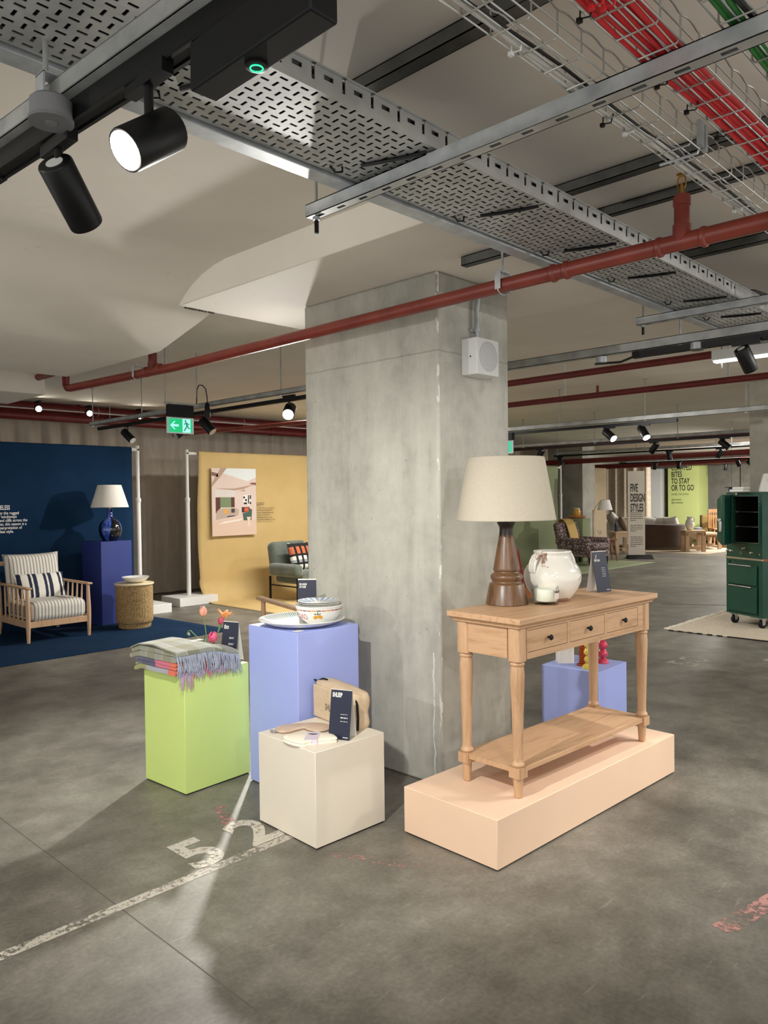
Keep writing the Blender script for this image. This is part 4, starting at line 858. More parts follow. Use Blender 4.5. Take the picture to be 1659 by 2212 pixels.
tent('tent_card', 'navy tent card behind the plaid blanket on the lime plinth', (2.345, 3.395, 0.583), math.radians(-72), 0.099, 0.205, ['tbco'], 0.034, 0.5, 0.018, 0.012, BR)

# ------------------------------------------------------------------ tulips behind the blanket
V = tag(MB().lathe([(0.02, 0), (0.032, 0.004), (0.034, 0.06), (0.022, 0.10), (0.024, 0.112), (0.021, 0.112), (0.019, 0.10), (0.03, 0.06), (0.028, 0.008), (0.0, 0.008)], n=24).build('bud_vase', M['glass'], smooth=50, loc=(2.33, 3.59, 0.583)), 'small clear vase holding the tulips, hidden behind the blanket', 'vase')
def petal(mb, base, axis, ang, L, W, openk, curl, n=8):
    z = Vector(axis).normalized(); x = z.orthogonal().normalized(); y = z.cross(x)
    dirv = x*math.cos(ang)+y*math.sin(ang); side = z.cross(dirv)
    def fn(u, v):
        s = v; wd = W*math.sin(PI*min(1, (0.08+0.92*s))**0.75)*(1 if s < 0.97 else 0.4)
        out = openk*(math.sin(s*PI*0.9))+curl*s*s
        a = (u-0.5)*2
        return Vector(base)+z*(L*s*(1-0.25*abs(curl)/max(L, 1e-6)*s)) + dirv*(out+0.002-0.10*wd*a*a*2) + side*(a*wd)
    mb.grid(fn, 6, n)
def tulip(label, stem, r, col, col2, openk, curl, L=0.055, W=0.017, n=6):
    t = thing('tulip', label, 'flower', stem[0]); b = Vector(stem[0]); S_ = [Vector(p)-b for p in stem]
    MB().tube(S_, 0.0028, 8).build('stem', pm('tulip_stem', '#6f8a4d', 0.6), t, smooth=50)
    p = MB(); ax = S_[-1]-S_[-2]
    for k in range(n): petal(p, S_[-1], ax, k*2*PI/n+0.3*(k % 2), L*(1-0.04*(k % 2)), W, openk, curl*(1-0.2*(k % 2)))
    p.build('petals', pm('petals', col, 0.55, 0, col2, 25, (1, 1, 0.3)), t, smooth=60, solid=0.0012)
    return t
vz = 0.59
tulip('closed peach tulip on a tall stem above the blanket', [(2.33, 3.59, vz), (2.335, 3.615, 0.68), (2.345, 3.645, 0.745), (2.345, 3.655, 0.79)], 0.02, '#e59a82', '#eeb49c', 0.016, 0.0, 0.056, 0.018)
tulip('open orange tulip with spread petals above the navy card', [(2.335, 3.585, vz), (2.365, 3.57, 0.68), (2.40, 3.555, 0.76), (2.405, 3.55, 0.785)], 0.02, '#ee8f52', '#f3b36c', 0.012, 0.050, 0.050, 0.017)
tulip('deep pink tulip bud just behind the open orange tulip', [(2.33, 3.585, vz), (2.36, 3.565, 0.67), (2.385, 3.56, 0.75)], 0.02, '#b5475c', '#c75f70', 0.014, 0.0, 0.045, 0.014)
tulip('hot pink tulip peeking between the blanket and the card', [(2.32, 3.58, vz), (2.325, 3.57, 0.62), (2.33, 3.56, 0.66)], 0.02, '#dd4c78', '#e86f92', 0.020, 0.004, 0.062, 0.020)
Q = thing('tulip', 'drooping green tulip bud left of the others behind the blanket', 'flower', (2.32, 3.59, vz))
MB().tube([(0, 0, 0), (-0.02, 0.06, 0.09), (-0.035, 0.105, 0.125), (-0.04, 0.125, 0.118)], 0.0025, 7).build('stem', pm('bud_stem', '#6f8a4d', 0.6), Q, smooth=50)
MB().lathe([(0.001, 0), (0.007, 0.006), (0.008, 0.014), (0.003, 0.026)], n=10).build('bud', pm('green_bud', '#8c9560', 0.6), Q, loc=(-0.04, 0.127, 0.112), smooth=60, rot=(2.2, 0, 0))

# ------------------------------------------------------------------ wash bag, card, mask and socks on the white cube
WZ = 0.399
M['canvas'] = pm('natural_canvas', '#d0bb9e', 0.9, 0, '#c4ad8e', 40, (1, 1, 1), 0.3, 0.7, 0.2, 600)
WB = thing('wash_bag', 'beige canvas wash bag with dark lettering on the white cube', 'bag', (2.372, 2.775, WZ), math.radians(-98.5))
def bag(mb, w, d, h):
    def fn(u, v):
        a = 2*PI*u; n_ = 5.0
        c_, s_ = math.cos(a), math.sin(a); k = (abs(c_)**n_+abs(s_)**n_)**(-1/n_)
        z = v; pz = 1-0.05*abs(2*z-1)**6
        sag = 1+0.05*math.sin(PI*z)
        hh = h*(1-0.11*(c_*k*0.5+0.5))
        x = w/2*c_*k*pz; y = d/2*s_*k*pz*sag
        j = mnoise.noise(Vector((x*14, y*14, z*3)))*0.005
        return (w/2+x+j, d/2+y+j, hh*z+ (0.010*math.sin(u*9)*max(0, z-0.75)))
    mb.grid(fn, 64, 20)
    rim = [fn(i/64, 1.0) for i in range(64)]; c0 = Vector((w/2, d/2, h*0.955))
    rings = [rim] + [[tuple(Vector(p).lerp(c0, t)+Vector((0, 0, 0.012*math.sin(t*PI/2)))) for p in rim] for t in (0.3, 0.6, 0.9)]
    vs = sum(rings, []); fs = [(r*64+i, r*64+(i+1) % 64, (r+1)*64+(i+1) % 64, (r+1)*64+i) for r in range(3) for i in range(64)]; fs.append(tuple(3*64+i for i in range(64)))
    mb.add(vs, fs)
b = MB(); bag(b, 0.33, 0.105, 0.172); b.build('bag_body', M['canvas'], WB, smooth=60)
fl = MB().box(0.012, 0.30, -0.006, 0.004, 0.006, 0.155).build('front_panel', M['canvas'], WB, bevel=0.02, seg=5)
lettering('lettering', 'SHLEEP', 0.043, M['ink_black'], WB, (0.115, -0.0065, 0.055), (1, 0, 0), (0, 0, 1), 0.62, -0.004, res=2)
zp = [(0.334, 0.022, 0.004), (0.337, 0.022, 0.06), (0.332, 0.022, 0.115), (0.318, 0.022, 0.142), (0.29, 0.022, 0.158)]
MB().tube(zp, 0.0055, 8).build('zip', M['black_matt'], WB, smooth=50)
MB().tube([(0.0, 0.03, 0.165), (0.03, 0.04, 0.178), (0.06, 0.045, 0.176)], 0.004, 6).build('zip', M['black_matt'], WB, smooth=50)
MB().box(-0.035, 0.005, 0.025, 0.034, 0.160, 0.166).build('zip_pull', M['black_matt'], WB, bevel=0.002)
tent('tent_card', 'navy tent card in front of the wash bag on the white cube', (2.243, 2.432, WZ), math.radians(-68), 0.099, 0.207, ['SHLEEP'], 0.026, 0.55, 0.03, 0.012, [(0.02, 0.36, 0.50), (0.02, 0.36, 0.44), (0.02, 0.36, 0.425), (0.02, 0.36, 0.36)])
def outline(mb, poly, z0, h, n=3):
    """puffy flat shape: the outline given, swelling to height h"""
    c_ = Vector((sum(p[0] for p in poly)/len(poly), sum(p[1] for p in poly)/len(poly)))
    m_ = len(poly); vs = []; fs = []
    lv = [(1.0, 0.0), (1.02, 0.35), (0.985, 0.8), (0.93, 1.0)]
    for s, t in lv:
        for i, p in enumerate(poly):
            a = Vector(poly[i-1]); b_ = Vector(poly[(i+1) % m_]); tn = (b_-a).normalized(); nn = Vector((tn.y, -tn.x))
            if nn.dot(Vector(p)-c_) < 0 and False: nn = -nn
            q = Vector(p) - nn*SGN*(1-s)*0.12
            vs.append((q.x, q.y, z0+h*t))
    for k in range(len(lv)-1):
        for i in range(m_): fs.append((k*m_+i, k*m_+(i+1) % m_, (k+1)*m_+(i+1) % m_, (k+1)*m_+i))
    fs.append(tuple(range(m_-1, -1, -1))); fs.append(tuple((len(lv)-1)*m_+i for i in range(m_)))
    mb.add(vs, fs)
def area2(p): return sum(p[i][0]*p[(i+1) % len(p)][1]-p[(i+1) % len(p)][0]*p[i][1] for i in range(len(p)))
def smoothpoly(p, it=2):
    for _ in range(it):
        q = []
        for i in range(len(p)):
            a, b_ = p[i], p[(i+1) % len(p)]; q += [(a[0]*0.75+b_[0]*0.25, a[1]*0.75+b_[1]*0.25), (a[0]*0.25+b_[0]*0.75, a[1]*0.25+b_[1]*0.75)]
        p = q
    return p
mask = [(2.128, 2.745), (2.185, 2.735), (2.29, 2.655), (2.315, 2.585), (2.258, 2.530), (2.205, 2.545), (2.189, 2.590), (2.200, 2.635), (2.165, 2.640), (2.10, 2.640), (2.078, 2.69)]
mk = smoothpoly(mask); SGN = 1 if area2(mk) > 0 else -1
EM = thing('eye_mask', 'beige silk eye mask lying on the white cube', 'eye mask', (0, 0, 0))
cx_ = Vector((2.19, 2.64, WZ)); EM.location = cx_; rel = [(x-cx_.x, y-cx_.y) for x, y in mk]
b = MB(); outline(b, rel, 0.001, 0.013); b.build('padded_mask', pm('beige_silk', '#cdb7a0', 0.55, 0, '#c4ab93', 30), EM, smooth=60)
pe = [(x*1.004, y*1.004, 0.006) for x, y in rel]
MB().tube(pe+[pe[0]], 0.0022, 6).build('piping', M['black_matt'], EM, smooth=60)
MB().tube([(-0.108, 0.048, 0.008), (-0.122, 0.058, 0.014), (-0.120, 0.070, 0.012), (-0.105, 0.075, 0.008)], 0.004, 6).build('strap', pm('grey_elastic', '#8a8a90', 0.8), EM, smooth=60)
so = [(2.035, 2.585), (2.065, 2.592), (2.205, 2.470), (2.185, 2.400), (2.165, 2.392), (2.065, 2.452), (2.040, 2.448), (2.024, 2.475), (2.022, 2.545)]
so = smoothpoly(so); SGN = 1 if area2(so) > 0 else -1
SK = thing('socks', 'folded pair of cream socks in a paper band on the white cube', 'socks', (2.11, 2.49, WZ))
rel = [(x-2.11, y-2.49) for x, y in so]
b = MB(); outline(b, rel, 0.0, 0.012); outline(b, [(x+0.004, y+0.003) for x, y in rel], 0.011, 0.012); b.build('folded_pair', pm('cream_knit', '#eee5d3', 0.9, 0, '#e5dac5', 60, (1, 1, 1), 0.3, 0.7, 0.3, 500), SK, smooth=60)
d_ = Vector((0.66, -0.75)).normalized(); e_ = Vector((d_.y, -d_.x))
Mx = Matrix.Translation((0.008, -0.005, 0)) @ Matrix(((d_.x, -e_.x, 0, 0), (d_.y, -e_.y, 0, 0), (0, 0, 1, 0), (0, 0, 0, 1)))
MB().box(-0.028, 0.028, -0.054, 0.054, 0.0235, 0.0245, Mx).box(-0.028, 0.028, -0.0545, -0.0535, 0.002, 0.0245, Mx).build('paper_band', pm('lilac_paper', '#d2c6d2', 0.7), SK)
MB().prism([(0.02*math.cos(a), 0.018*math.sin(a)) for a in [k*PI/12 for k in range(13)]], 0.0245, 0.0250, 'z', Mx @ Matrix.Rotation(PI, 4, 'Z') @ Matrix.Translation((0, -0.03, 0))).build('printed_half_moon', pm('grey_ink', '#55575a', 0.7), SK)
lettering('lettering', 'SHLEEP', 0.010, M['ink_black'], SK, tuple(Mx @ Vector((-0.015, -0.0552, 0.010))), tuple((Mx.to_3x3() @ Vector((1, 0, 0)))), (0, 0, 1), 0.7, 0.0, res=1)

# ------------------------------------------------------------------ things on the small lilac plinth
SZ = 0.40
def turned(name, label, loc, prof, mat, cat='candlestick', group=None):
    return tag(MB().lathe(prof, n=32).build(name, mat, smooth=40, loc=loc), label, cat, group)
def balls(rs, base):
    p = list(base); z = p[-1][1]
    for r in rs:
        for k in range(1, 10):
            a = -PI/2+PI*k/10; p.append((max(0.008, r*math.cos(a)), z+r*0.92+r*0.92*math.sin(a)))
        z += 1.84*r*0.97
        p.append((0.010, z))
    return p
gl_p = pm('pink_glass', '#d23a5c', 0.12, 0, None, 3, Coat_Weight=0.5); gl_y = pm('yellow_glass', '#e6cf55', 0.12, 0, None, 3, Coat_Weight=0.5); gl_a = pm('amber_glass', '#b8481c', 0.12, 0, None, 3, Coat_Weight=0.5)
turned('candlestick', 'raspberry pink bubble candlestick on the small lilac plinth', (4.31, 2.31, SZ), balls([0.030, 0.030, 0.028, 0.022], [(0.036, 0), (0.036, 0.006), (0.030, 0.022), (0.012, 0.030)]), gl_p)
turned('candlestick', 'yellow bubble candlestick on the small lilac plinth', (4.115, 2.30, SZ), balls([0.024, 0.026, 0.026, 0.024], [(0.036, 0), (0.036, 0.005), (0.030, 0.020), (0.014, 0.032)]), gl_y)
ribs = [(0.034, 0), (0.034, 0.01)]
for k in range(14): ribs += [(0.014, 0.014+k*0.013), (0.023, 0.018+k*0.013), (0.023, 0.022+k*0.013), (0.014, 0.026+k*0.013)]
turned('candlestick', 'amber ribbed candlestick behind the yellow one', (4.17, 2.37, SZ), ribs, gl_a)
tag(MB().box(0, 0.10, 0, 0.002, 0, 0.15).box(0, 0.10, 0.05, 0.052, 0, 0.145).build('tent_card', M['card_white'], loc=(4.115, 2.505, SZ), rz=-0.75), 'white back of a tent card on the small lilac plinth', 'display card')
tag(MB().box(0, 0.10, 0, 0.006, 0, 0.14).build('acrylic_stand', M['glass'], loc=(4.10, 2.38, SZ), rz=-0.6, bevel=0.001), 'clear acrylic stand on the small lilac plinth', 'stand')
# ================================================================== LEFT: CURTAINS, BACKDROPS AND SETS
def curtain(label, x0, x1, y, z0, z1, mat, amp=0.045, seed=0, axis='x', gather=None, lam=0.17):
    n = int((x1-x0)/0.018); ph = seed*1.7
    def fn(u, v):
        s = x0+(x1-x0)*u
        a = amp*(0.75+0.35*math.sin(s*1.3+ph))
        d = a*math.sin(2*PI*s/lam+1.1*math.sin(s*2.1+ph)) + 0.25*a*math.sin(2*PI*s/(lam*0.43)+ph)
        d *= 1-0.15*v
        if gather: s = s + gather*(1-v)**2*(u-0.5)
        z = z0+(z1-z0)*v
        return (s, y+d, z) if axis == 'x' else (y+d, s, z)
    return tag(MB().grid(fn, n, 14).build('curtain', mat, smooth=80), label, 'curtain')
curtain('heavy taupe curtain behind the navy backdrop', 0.5, 5.9, 10.72, 0.01, 2.60, M['curtain'], 0.05, 1, lam=0.30)
curtain('heavy taupe curtain behind the mustard backdrop', 5.86, 11.5, 10.70, 0.01, 2.60, M['curtain'], 0.05, 2, lam=0.30)
curtain('taupe curtain hanging beyond the olive backdrop', 11.5, 17.5, 10.75, 0.01, 2.60, M['curtain_light'], 0.05, 4, lam=0.26)

def sheet_backdrop(name, label, x0, x1, y, yf, ztop, mat, poles, seed=0, lean=0.0, boxes=()):
    """Roll of paper hung from a bar between two poles, sweeping out over the floor towards -Y."""
    S = thing(name, label, 'backdrop', (x0, y, 0)); W_ = x1-x0; Rr = 0.34
    prof = []
    for k in range(8): prof.append((0.028*math.sin(PI-k*PI/7*0.9), ztop+0.028*math.cos(PI-k*PI/7*0.9)+0.028*0))
    prof = [(0.03, ztop-0.02), (0.028, ztop+0.01), (0.012, ztop+0.03), (-0.012, ztop+0.03), (-0.028, ztop+0.012), (-0.026, ztop-0.03)]
    n = 14
    for k in range(1, n+1): z = (ztop-0.03)+(Rr-(ztop-0.03))*k/n; prof.append((-0.02-0.004*math.sin(k), z))
    for k in range(1, 9): a = k*PI/16; prof.append((-0.02-Rr*(1-math.cos(a)), Rr-(Rr-0.004)*math.sin(a)))
    L = (y-yf)-Rr
    for k in range(1, 11): prof.append((-0.02-Rr-(L-0.02)*k/10, 0.004))
    m_ = len(prof)
    def fn(u, v):
        i = v*(m_-1); k = min(m_-2, int(i)); t = i-k; a, b = prof[k], prof[k+1]
        yy = a[0]+(b[0]-a[0])*t; zz = a[1]+(b[1]-a[1])*t
        wv = 0.012*math.sin(u*9+seed+zz*2.2)*max(0, min(1, (zz-0.05)*2))*max(0, min(1, (ztop-zz)*2))
        ed = 0.03*math.exp(-u*14)*math.sin(zz*3.2+seed)*(zz > 0.3)
        return (u*W_ + lean*(-yy if zz < 0.3 else 0)*u, yy+wv-ed, zz)
    MB().grid(fn, 40, m_-1).build('paper_sheet', mat, S, smooth=60, solid=0.003)
    MB().cyl((min(list(poles)+[-0.02]), 0, ztop), (max(list(poles)+[W_+0.02]), 0, ztop), 0.022, n=16).build('cross_bar', M['white'], S, smooth=40)
    for px_ in poles:
        MB().cyl((px_, 0.0, 0.10), (px_, 0.0, 1.42), 0.030, n=18).cyl((px_, 0, 1.42), (px_, 0, ztop+0.05), 0.023, n=18).tube([(px_, 0, 1.41), (px_, 0, 1.42), (px_, 0, 1.46), (px_, 0, 1.47)], [0.030, 0.036, 0.036, 0.024], 18).build('pole', M['white'], S, smooth=40)
        MB().box(px_-0.30, px_+0.30, -0.26, 0.22, 0, 0.115).build('base_weight', M['white'], S, bevel=0.004)
        MB().tube([(px_, -0.026, ztop), (px_, -0.034, ztop)], 0.012, 10).build('clamp_knob', M['black'], S)
    return S
BL = sheet_backdrop('navy_backdrop', 'navy blue paper backdrop sweeping onto the floor with white text', 0.6, 4.78, 9.05, 7.02, 2.08, M['blue_sheet'], (4.27,), 0.0, 0.06)
YB = sheet_backdrop('mustard_backdrop', 'mustard yellow paper backdrop with a poster and black text', 5.93, 8.7, 9.36, 7.2, 2.08, M['yellow_sheet'], (-0.155, 2.93), 1.0, 0.0)
lettering('heading', 'TIMELESS', 0.070, M['ink_white'], BL, (2.34, -0.055, 1.350), (1, 0, 0), (0, 0, 1), 0.60, 0.014, xend=2.685)
lettering('body_text', ['Inspired by the rugged', 'beauty of windswept', 'beaches and cliffs across the', 'British Isles, this season is a', 'coastal interpretation of', 'the Timeless style.'], 0.047, M['ink_white'], BL, (2.27, -0.055, 1.297), (1, 0, 0), (0, 0, 1), 0.82, 0.010, 0.88, xend=2.872)
lettering('heading', 'SCANDI', 0.062, M['ink_black'], YB, (0.975, -0.065, 1.346), (1, 0, 0), (0, 0, 1), 0.62, 0.0)
lettering('body_text', ['Scandi embraces simplicity,', 'calm and connection to', 'nature. Natural materials,', 'organic forms and', 'soothing colours bring', 'restorative interiors to life.'], 0.040, pm('grey_brown_ink', '#6a5a3c', 0.7), YB, (0.978, -0.065, 1.29), (1, 0, 0), (0, 0, 1), 0.76, 0.0, 0.88, res=2)
# poster: a plain generic sitting room
PO = thing('poster', 'framed photo poster of a sitting room on the mustard backdrop', 'poster', (6.115, 9.275, 0.914))
PW, PH = 0.765, 0.968
MB().box(0, PW, 0, 0.012, 0, PH).build('board', M['card_white'], PO)
def flat(polys, mat, name, d):
    b = MB()
    for p in polys: b.prism([(x*PW, z*PH) for x, z in p], -0.0006-d*0.0006, 0.0004, 'y')
    return b.build(name, mat if not isinstance(mat, str) else pm('print_'+name, mat, 0.6), PO)
rc = lambda x0, x1, z0, z1: [(x0, z0), (x1, z0), (x1, z1), (x0, z1)]
flat([rc(0, 1, 0, 1)], '#d9c4b8', 'printed_walls', 0)
flat([[(0, 0), (1, 0), (1, 0.22), (0.6, 0.27), (0, 0.22)]], '#dcbfa9', 'printed_floor', 1)
flat([[(0.22, 0.93), (0.33, 1), (1, 1), (1, 0.87), (0.80, 0.81)]], '#dfe3e2', 'printed_skylight', 1)
flat([[(0, 0.72), (0.22, 0.90), (0.33, 1.0), (0.20, 1.0), (0, 0.78)], [(0.05, 0.70), (0.5, 0.70), (0.95, 0.76), (0.70, 0.69), (0.5, 0.675)], [(0.6, 0.66), (0.74, 0.66), (0.74, 0.685)]], '#b0917c', 'printed_beams', 2)
flat([[(0, 0.89), (0.14, 0.87), (0.14, 0.92), (0, 0.945)], [(0.84, 0.77), (1, 0.75), (1, 0.79), (0.9, 0.79)]], '#7d5446', 'printed_dark_beams', 2)
flat([rc(0.18, 0.42, 0.42, 0.57)], '#74875e', 'printed_garden', 2); flat([rc(0.08, 0.18, 0.34, 0.57)], '#57241c', 'printed_drape', 2); flat([rc(0.42, 0.50, 0.42, 0.57)], '#57241c', 'printed_drape', 2)
flat([rc(0.06, 0.52, 0.58, 0.68)], '#d5cdc6', 'printed_window', 2)
flat([rc(0.70, 0.78, 0.45, 0.60), rc(0.80, 0.88, 0.45, 0.61)], '#e9e6e0', 'printed_pictures', 2)
flat([rc(0.70, 0.74, 0.55, 0.58), rc(0.71, 0.78, 0.46, 0.49), rc(0.74, 0.78, 0.51, 0.54), rc(0.81, 0.835, 0.47, 0.60), rc(0.85, 0.88, 0.46, 0.50), rc(0.85, 0.88, 0.54, 0.60)], '#1d1c1c', 'printed_shapes', 3)
flat([[(0.08, 0.24), (0.58, 0.30), (0.60, 0.38), (0.52, 0.41), (0.16, 0.40), (0.10, 0.36)]], '#b9a491', 'printed_sofa', 3)
flat([rc(0.26, 0.34, 0.33, 0.39)], '#e0a23c', 'printed_cushion', 4); flat([rc(0.42, 0.50, 0.34, 0.40)], '#3a382c', 'printed_dark_cushion', 4)
flat([[(0.12, 0.17), (0.62, 0.22), (0.70, 0.25), (0.25, 0.21)]], '#e8e0d4', 'printed_rug', 3)
flat([[(0.30, 0.27), (0.48, 0.285), (0.54, 0.30), (0.36, 0.295)]], '#332f2b', 'printed_table', 4)
flat([rc(0.66, 0.84, 0.34, 0.42)], '#3b2420', 'printed_cabinet', 3); flat([rc(0.72, 0.82, 0.35, 0.41)], '#cf5c36', 'printed_orange_cushion', 4)
flat([[(0.70, 0.22), (0.88, 0.22), (0.90, 0.38), (0.84, 0.40), (0.82, 0.34), (0.68, 0.33)]], '#3f5c4c', 'printed_armchair', 4)
flat([[(0.78, 0.14), (0.86, 0.14), (0.84, 0.20), (0.87, 0.27), (0.77, 0.27), (0.80, 0.20)]], '#e6cdb9', 'printed_stool', 5)

# ------------------------------------------------------------------ striped armchair
stripe_m = stripes('ticking_stripe', 0, 0.034, [(0, '#e6e1d6'), (0.55, '#a79f96'), (0.78, '#8f887f'), (0.86, '#cfc8bd')], wob=0.0)
navy_m = stripes('navy_brush_stripe', 0, 0.155, [(0, '#ece7db'), (0.40, '#1d2740'), (0.58, '#ece7db'), (0.70, '#1d2740'), (0.95, '#ece7db')], wob=0.012, offs=0.25)
AC = thing('armchair', 'pale wood spindle armchair with striped cushions on the navy backdrop', 'armchair', (3.06, 7.96, 0))
AW, AD = 0.63, 0.74
ow = wood('ash_wood', '#cfa985', '#b58c66', 2)
for x in (0, AW):
    MB().tube([(x, 0, 0), (x, 0, 0.18), (x, 0, 0.30), (x, 0.01, 0.545)], [0.016, 0.023, 0.024, 0.017], 14).build('front_leg', ow, AC, smooth=50)
    MB().tube([(x, AD+0.05, 0), (x, AD, 0.20), (x, AD+0.03, 0.5), (x, AD+0.10, 0.80)], [0.016, 0.023, 0.021, 0.016], 14).build('rear_leg', ow, AC, smooth=50)
    MB().box(x-0.03, x+0.03, -0.045, AD+0.05, 0.548, 0.57).build('arm_rest', ow, AC, bevel=0.010, seg=3)
    for k in range(5):
        y = 0.14+k*0.115; MB().tube([(x, y, 0.20), (x*0.98+0.006, y+0.015, 0.36), (x, y+0.01, 0.552)], [0.008, 0.011, 0.008], 10).build('spindle', ow, AC, smooth=50)
    MB().box(x-0.012, x+0.012, 0, AD, 0.155, 0.225).build('side_rail', ow, AC, bevel=0.004)
MB().box(0, AW, -0.012, 0.012, 0.155, 0.22).build('front_rail', ow, AC, bevel=0.004)
MB().box(0, AW, AD-0.012, AD+0.012, 0.155, 0.22).box(0, AW, AD+0.085, AD+0.10, 0.74, 0.79).build('back_rail', ow, AC, bevel=0.004)
for k in range(5): MB().cyl((0.1+k*0.11, AD, 0.2), (0.1+k*0.11, AD+0.09, 0.76), 0.008, n=8).build('back_spindle', ow, AC, smooth=40)
MB().box(0.026, AW-0.026, -0.03, 0.66, 0.205, 0.415).build('seat_cushion', stripe_m, AC, bevel=0.07, seg=6)
MB().pillow(0.60, 0.56, 0.19, 16, Matrix.Translation((AW/2, 0.66, 0.60)) @ Matrix.Rotation(math.radians(78), 4, 'X'), pw=4.5).build('back_cushion', stripe_m, AC, smooth=70)
C1 = thing('scatter_cushion', 'white cushion with bold navy stripes on the striped armchair', 'cushion', (3.375, 8.42, 0.525), 0, None, rot=(math.radians(62), 0, math.radians(-3)))
MB().pillow(0.52, 0.31, 0.13, 18).build('cushion_cover', navy_m, C1, smooth=70)

# ------------------------------------------------------------------ blue plinth, lamp, basket table, bowl
plinth('display_plinth', 'cobalt blue plinth under the blue ceramic lamp', (4.07, 8.44, 0), 6, 0.40, 0.40, 0.965, 'blue_plinth')
L2 = thing('table_lamp', 'blue and black glazed ceramic lamp with a white shade on the cobalt plinth', 'lamp', (4.275, 8.62, 0.966))
def mat_blueglaze():
    t = NT('blue_black_glaze'); v = t.coord((1, 1, 0.35)); a = t.noise(v, 7, 3, 0.5, 0.3); b = t.noise(t.coord((1, 1, 0.3)), 26, 4, 0.7, 1.0)
    X = t.xyz(); ang = t.math('SINE', t.math('ADD', t.math('MULTIPLY', t.math('ARCTAN2', X[1], X[0]), 3.0), 2.6))
    f = t.math('ADD', ang, t.math('MULTIPLY', t.math('SUBTRACT', X[2], 0.12), 4.0))
    blue = t.ramp(b, [(0.3, '#1b2f78'), (0.5, '#3555b5'), (0.7, '#7f9be0')])
    return t.set(t.mix(t.ramp(f, [(0.30, 0.0), (0.42, 1.0)]), '#0a0c14', blue), 0.08, 0.0, Coat_Weight=0.7)
MB().lathe([(0.07, 0), (0.085, 0.006), (0.118, 0.06), (0.133, 0.12), (0.128, 0.17), (0.105, 0.22), (0.06, 0.255), (0.036, 0.27), (0.030, 0.30), (0.032, 0.37), (0.030, 0.372)], n=40).build('ceramic_base', mat_blueglaze(), L2, smooth=60)
MB().cyl((0, 0, 0.37), (0, 0, 0.44), 0.010, n=10).build('bulb_holder', M['brass'], L2)
MB().lathe([(0.212, 0.392), (0.212, 0.396), (0.133, 0.65), (0.131, 0.654)], n=56, cap=False).build('lamp_shade', pm('white_pleated_shade', '#ece6da', 0.85), L2, smooth=50, solid=0.003)
cr = MB()
for k in range(3): cr.cyl((0, 0, 0.63), (0.133*math.cos(k*2.094), 0.133*math.sin(k*2.094), 0.64), 0.002, n=6)
cr.cyl((0, 0, 0.43), (0, 0, 0.63), 0.003, n=6).build('shade_carrier', M['brass'], L2)
BT = thing('side_table', 'woven seagrass drum table with a pale round top beside the cobalt plinth', 'table', (4.275, 8.07, 0))
wv = MB(); prof = [(0.165, 0), (0.172, 0.01), (0.178, 0.05), (0.196, 0.075), (0.200, 0.10), (0.200, 0.46), (0.197, 0.485)]
n_ = 120; rows = 90; vs = []; fs = []
def pr(z):
    for (r0, z0), (r1, z1) in zip(prof, prof[1:]):
        if z0 <= z <= z1: return r0+(r1-r0)*(z-z0)/(z1-z0)
    return prof[-1][0]
for j in range(rows+1):
    z = 0.485*j/rows
    for i in range(n_):
        a = 2*PI*i/n_; plain = z < 0.10 or z > 0.43 or (math.sin(a*1.0+1.9) > 0.55)
        r = pr(z) + (0.003*math.sin(i*PI*2/3.0) if plain else 0.0036*math.sin(j*2.6+i*1.3)+0.002*math.sin(i*2.2))
        vs.append((r*math.cos(a), r*math.sin(a), z))
for j in range(rows):
    for i in range(n_): fs.append((j*n_+i, j*n_+(i+1) % n_, (j+1)*n_+(i+1) % n_, (j+1)*n_+i))
wv.add(vs, fs); wv.build('woven_body', pm('seagrass', '#b09467', 0.9, 0, '#8a6f46', 45, (1, 1, 1), 0.35, 0.65, 0.4, 200), BT, smooth=60)
MB().lathe([(0.19, 0.484), (0.212, 0.488), (0.216, 0.497), (0.212, 0.507), (0.0, 0.509)], n=48).build('table_top', pm('bleached_wood', '#e0cfaa', 0.5), BT, smooth=40)
tag(MB().lathe([(0.05, 0), (0.07, 0.002), (0.115, 0.025), (0.148, 0.060), (0.152, 0.066), (0.147, 0.067), (0.11, 0.034), (0.06, 0.014), (0, 0.012)], n=48).build('bowl', M['porcelain'], smooth=60, loc=(4.285, 8.055, 0.509)), 'wide white bowl on the seagrass drum table', 'bowl')
tag(MB().box(-0.14, 0.14, -0.12, 0.12, 0, 0.115).build('base_weight', M['white'], loc=(4.99, 9.24, 0), bevel=0.004), 'small white weight box on the floor behind the seagrass table', 'weight box')

# ------------------------------------------------------------------ green armchair with check cushion, pale wood chair
gv = pm('forest_velvet', '#4b5449', 0.85, 0, '#5d665a', 8, Sheen_Weight=0.5)
GC = thing('armchair', 'grey-green velvet armchair with a black metal frame on the mustard backdrop', 'armchair', (6.75, 8.22, 0), math.radians(0))
for x in (0.03, 0.71):
    MB().box(x-0.012, x+0.012, -0.012, 0.012, 0, 0.33).build('leg', M['black_matt'], GC); MB().box(x-0.012, x+0.012, 0.60, 0.624, 0, 0.33).build('leg', M['black_matt'], GC)
    MB().box(x-0.010, x+0.010, 0, 0.61, 0.20, 0.216).build('side_bar', M['black_matt'], GC)
MB().box(0.03, 0.71, -0.010, 0.010, 0.20, 0.216).build('front_bar', M['black_matt'], GC)
MB().box(0.10, 0.64, 0.0, 0.60, 0.23, 0.42).build('seat_cushion', gv, GC, bevel=0.05, seg=5)
for x in (-0.03, 0.61): MB().box(x, x+0.16, -0.03, 0.60, 0.34, 0.52).build('arm_pad', gv, GC, bevel=0.06, seg=5)
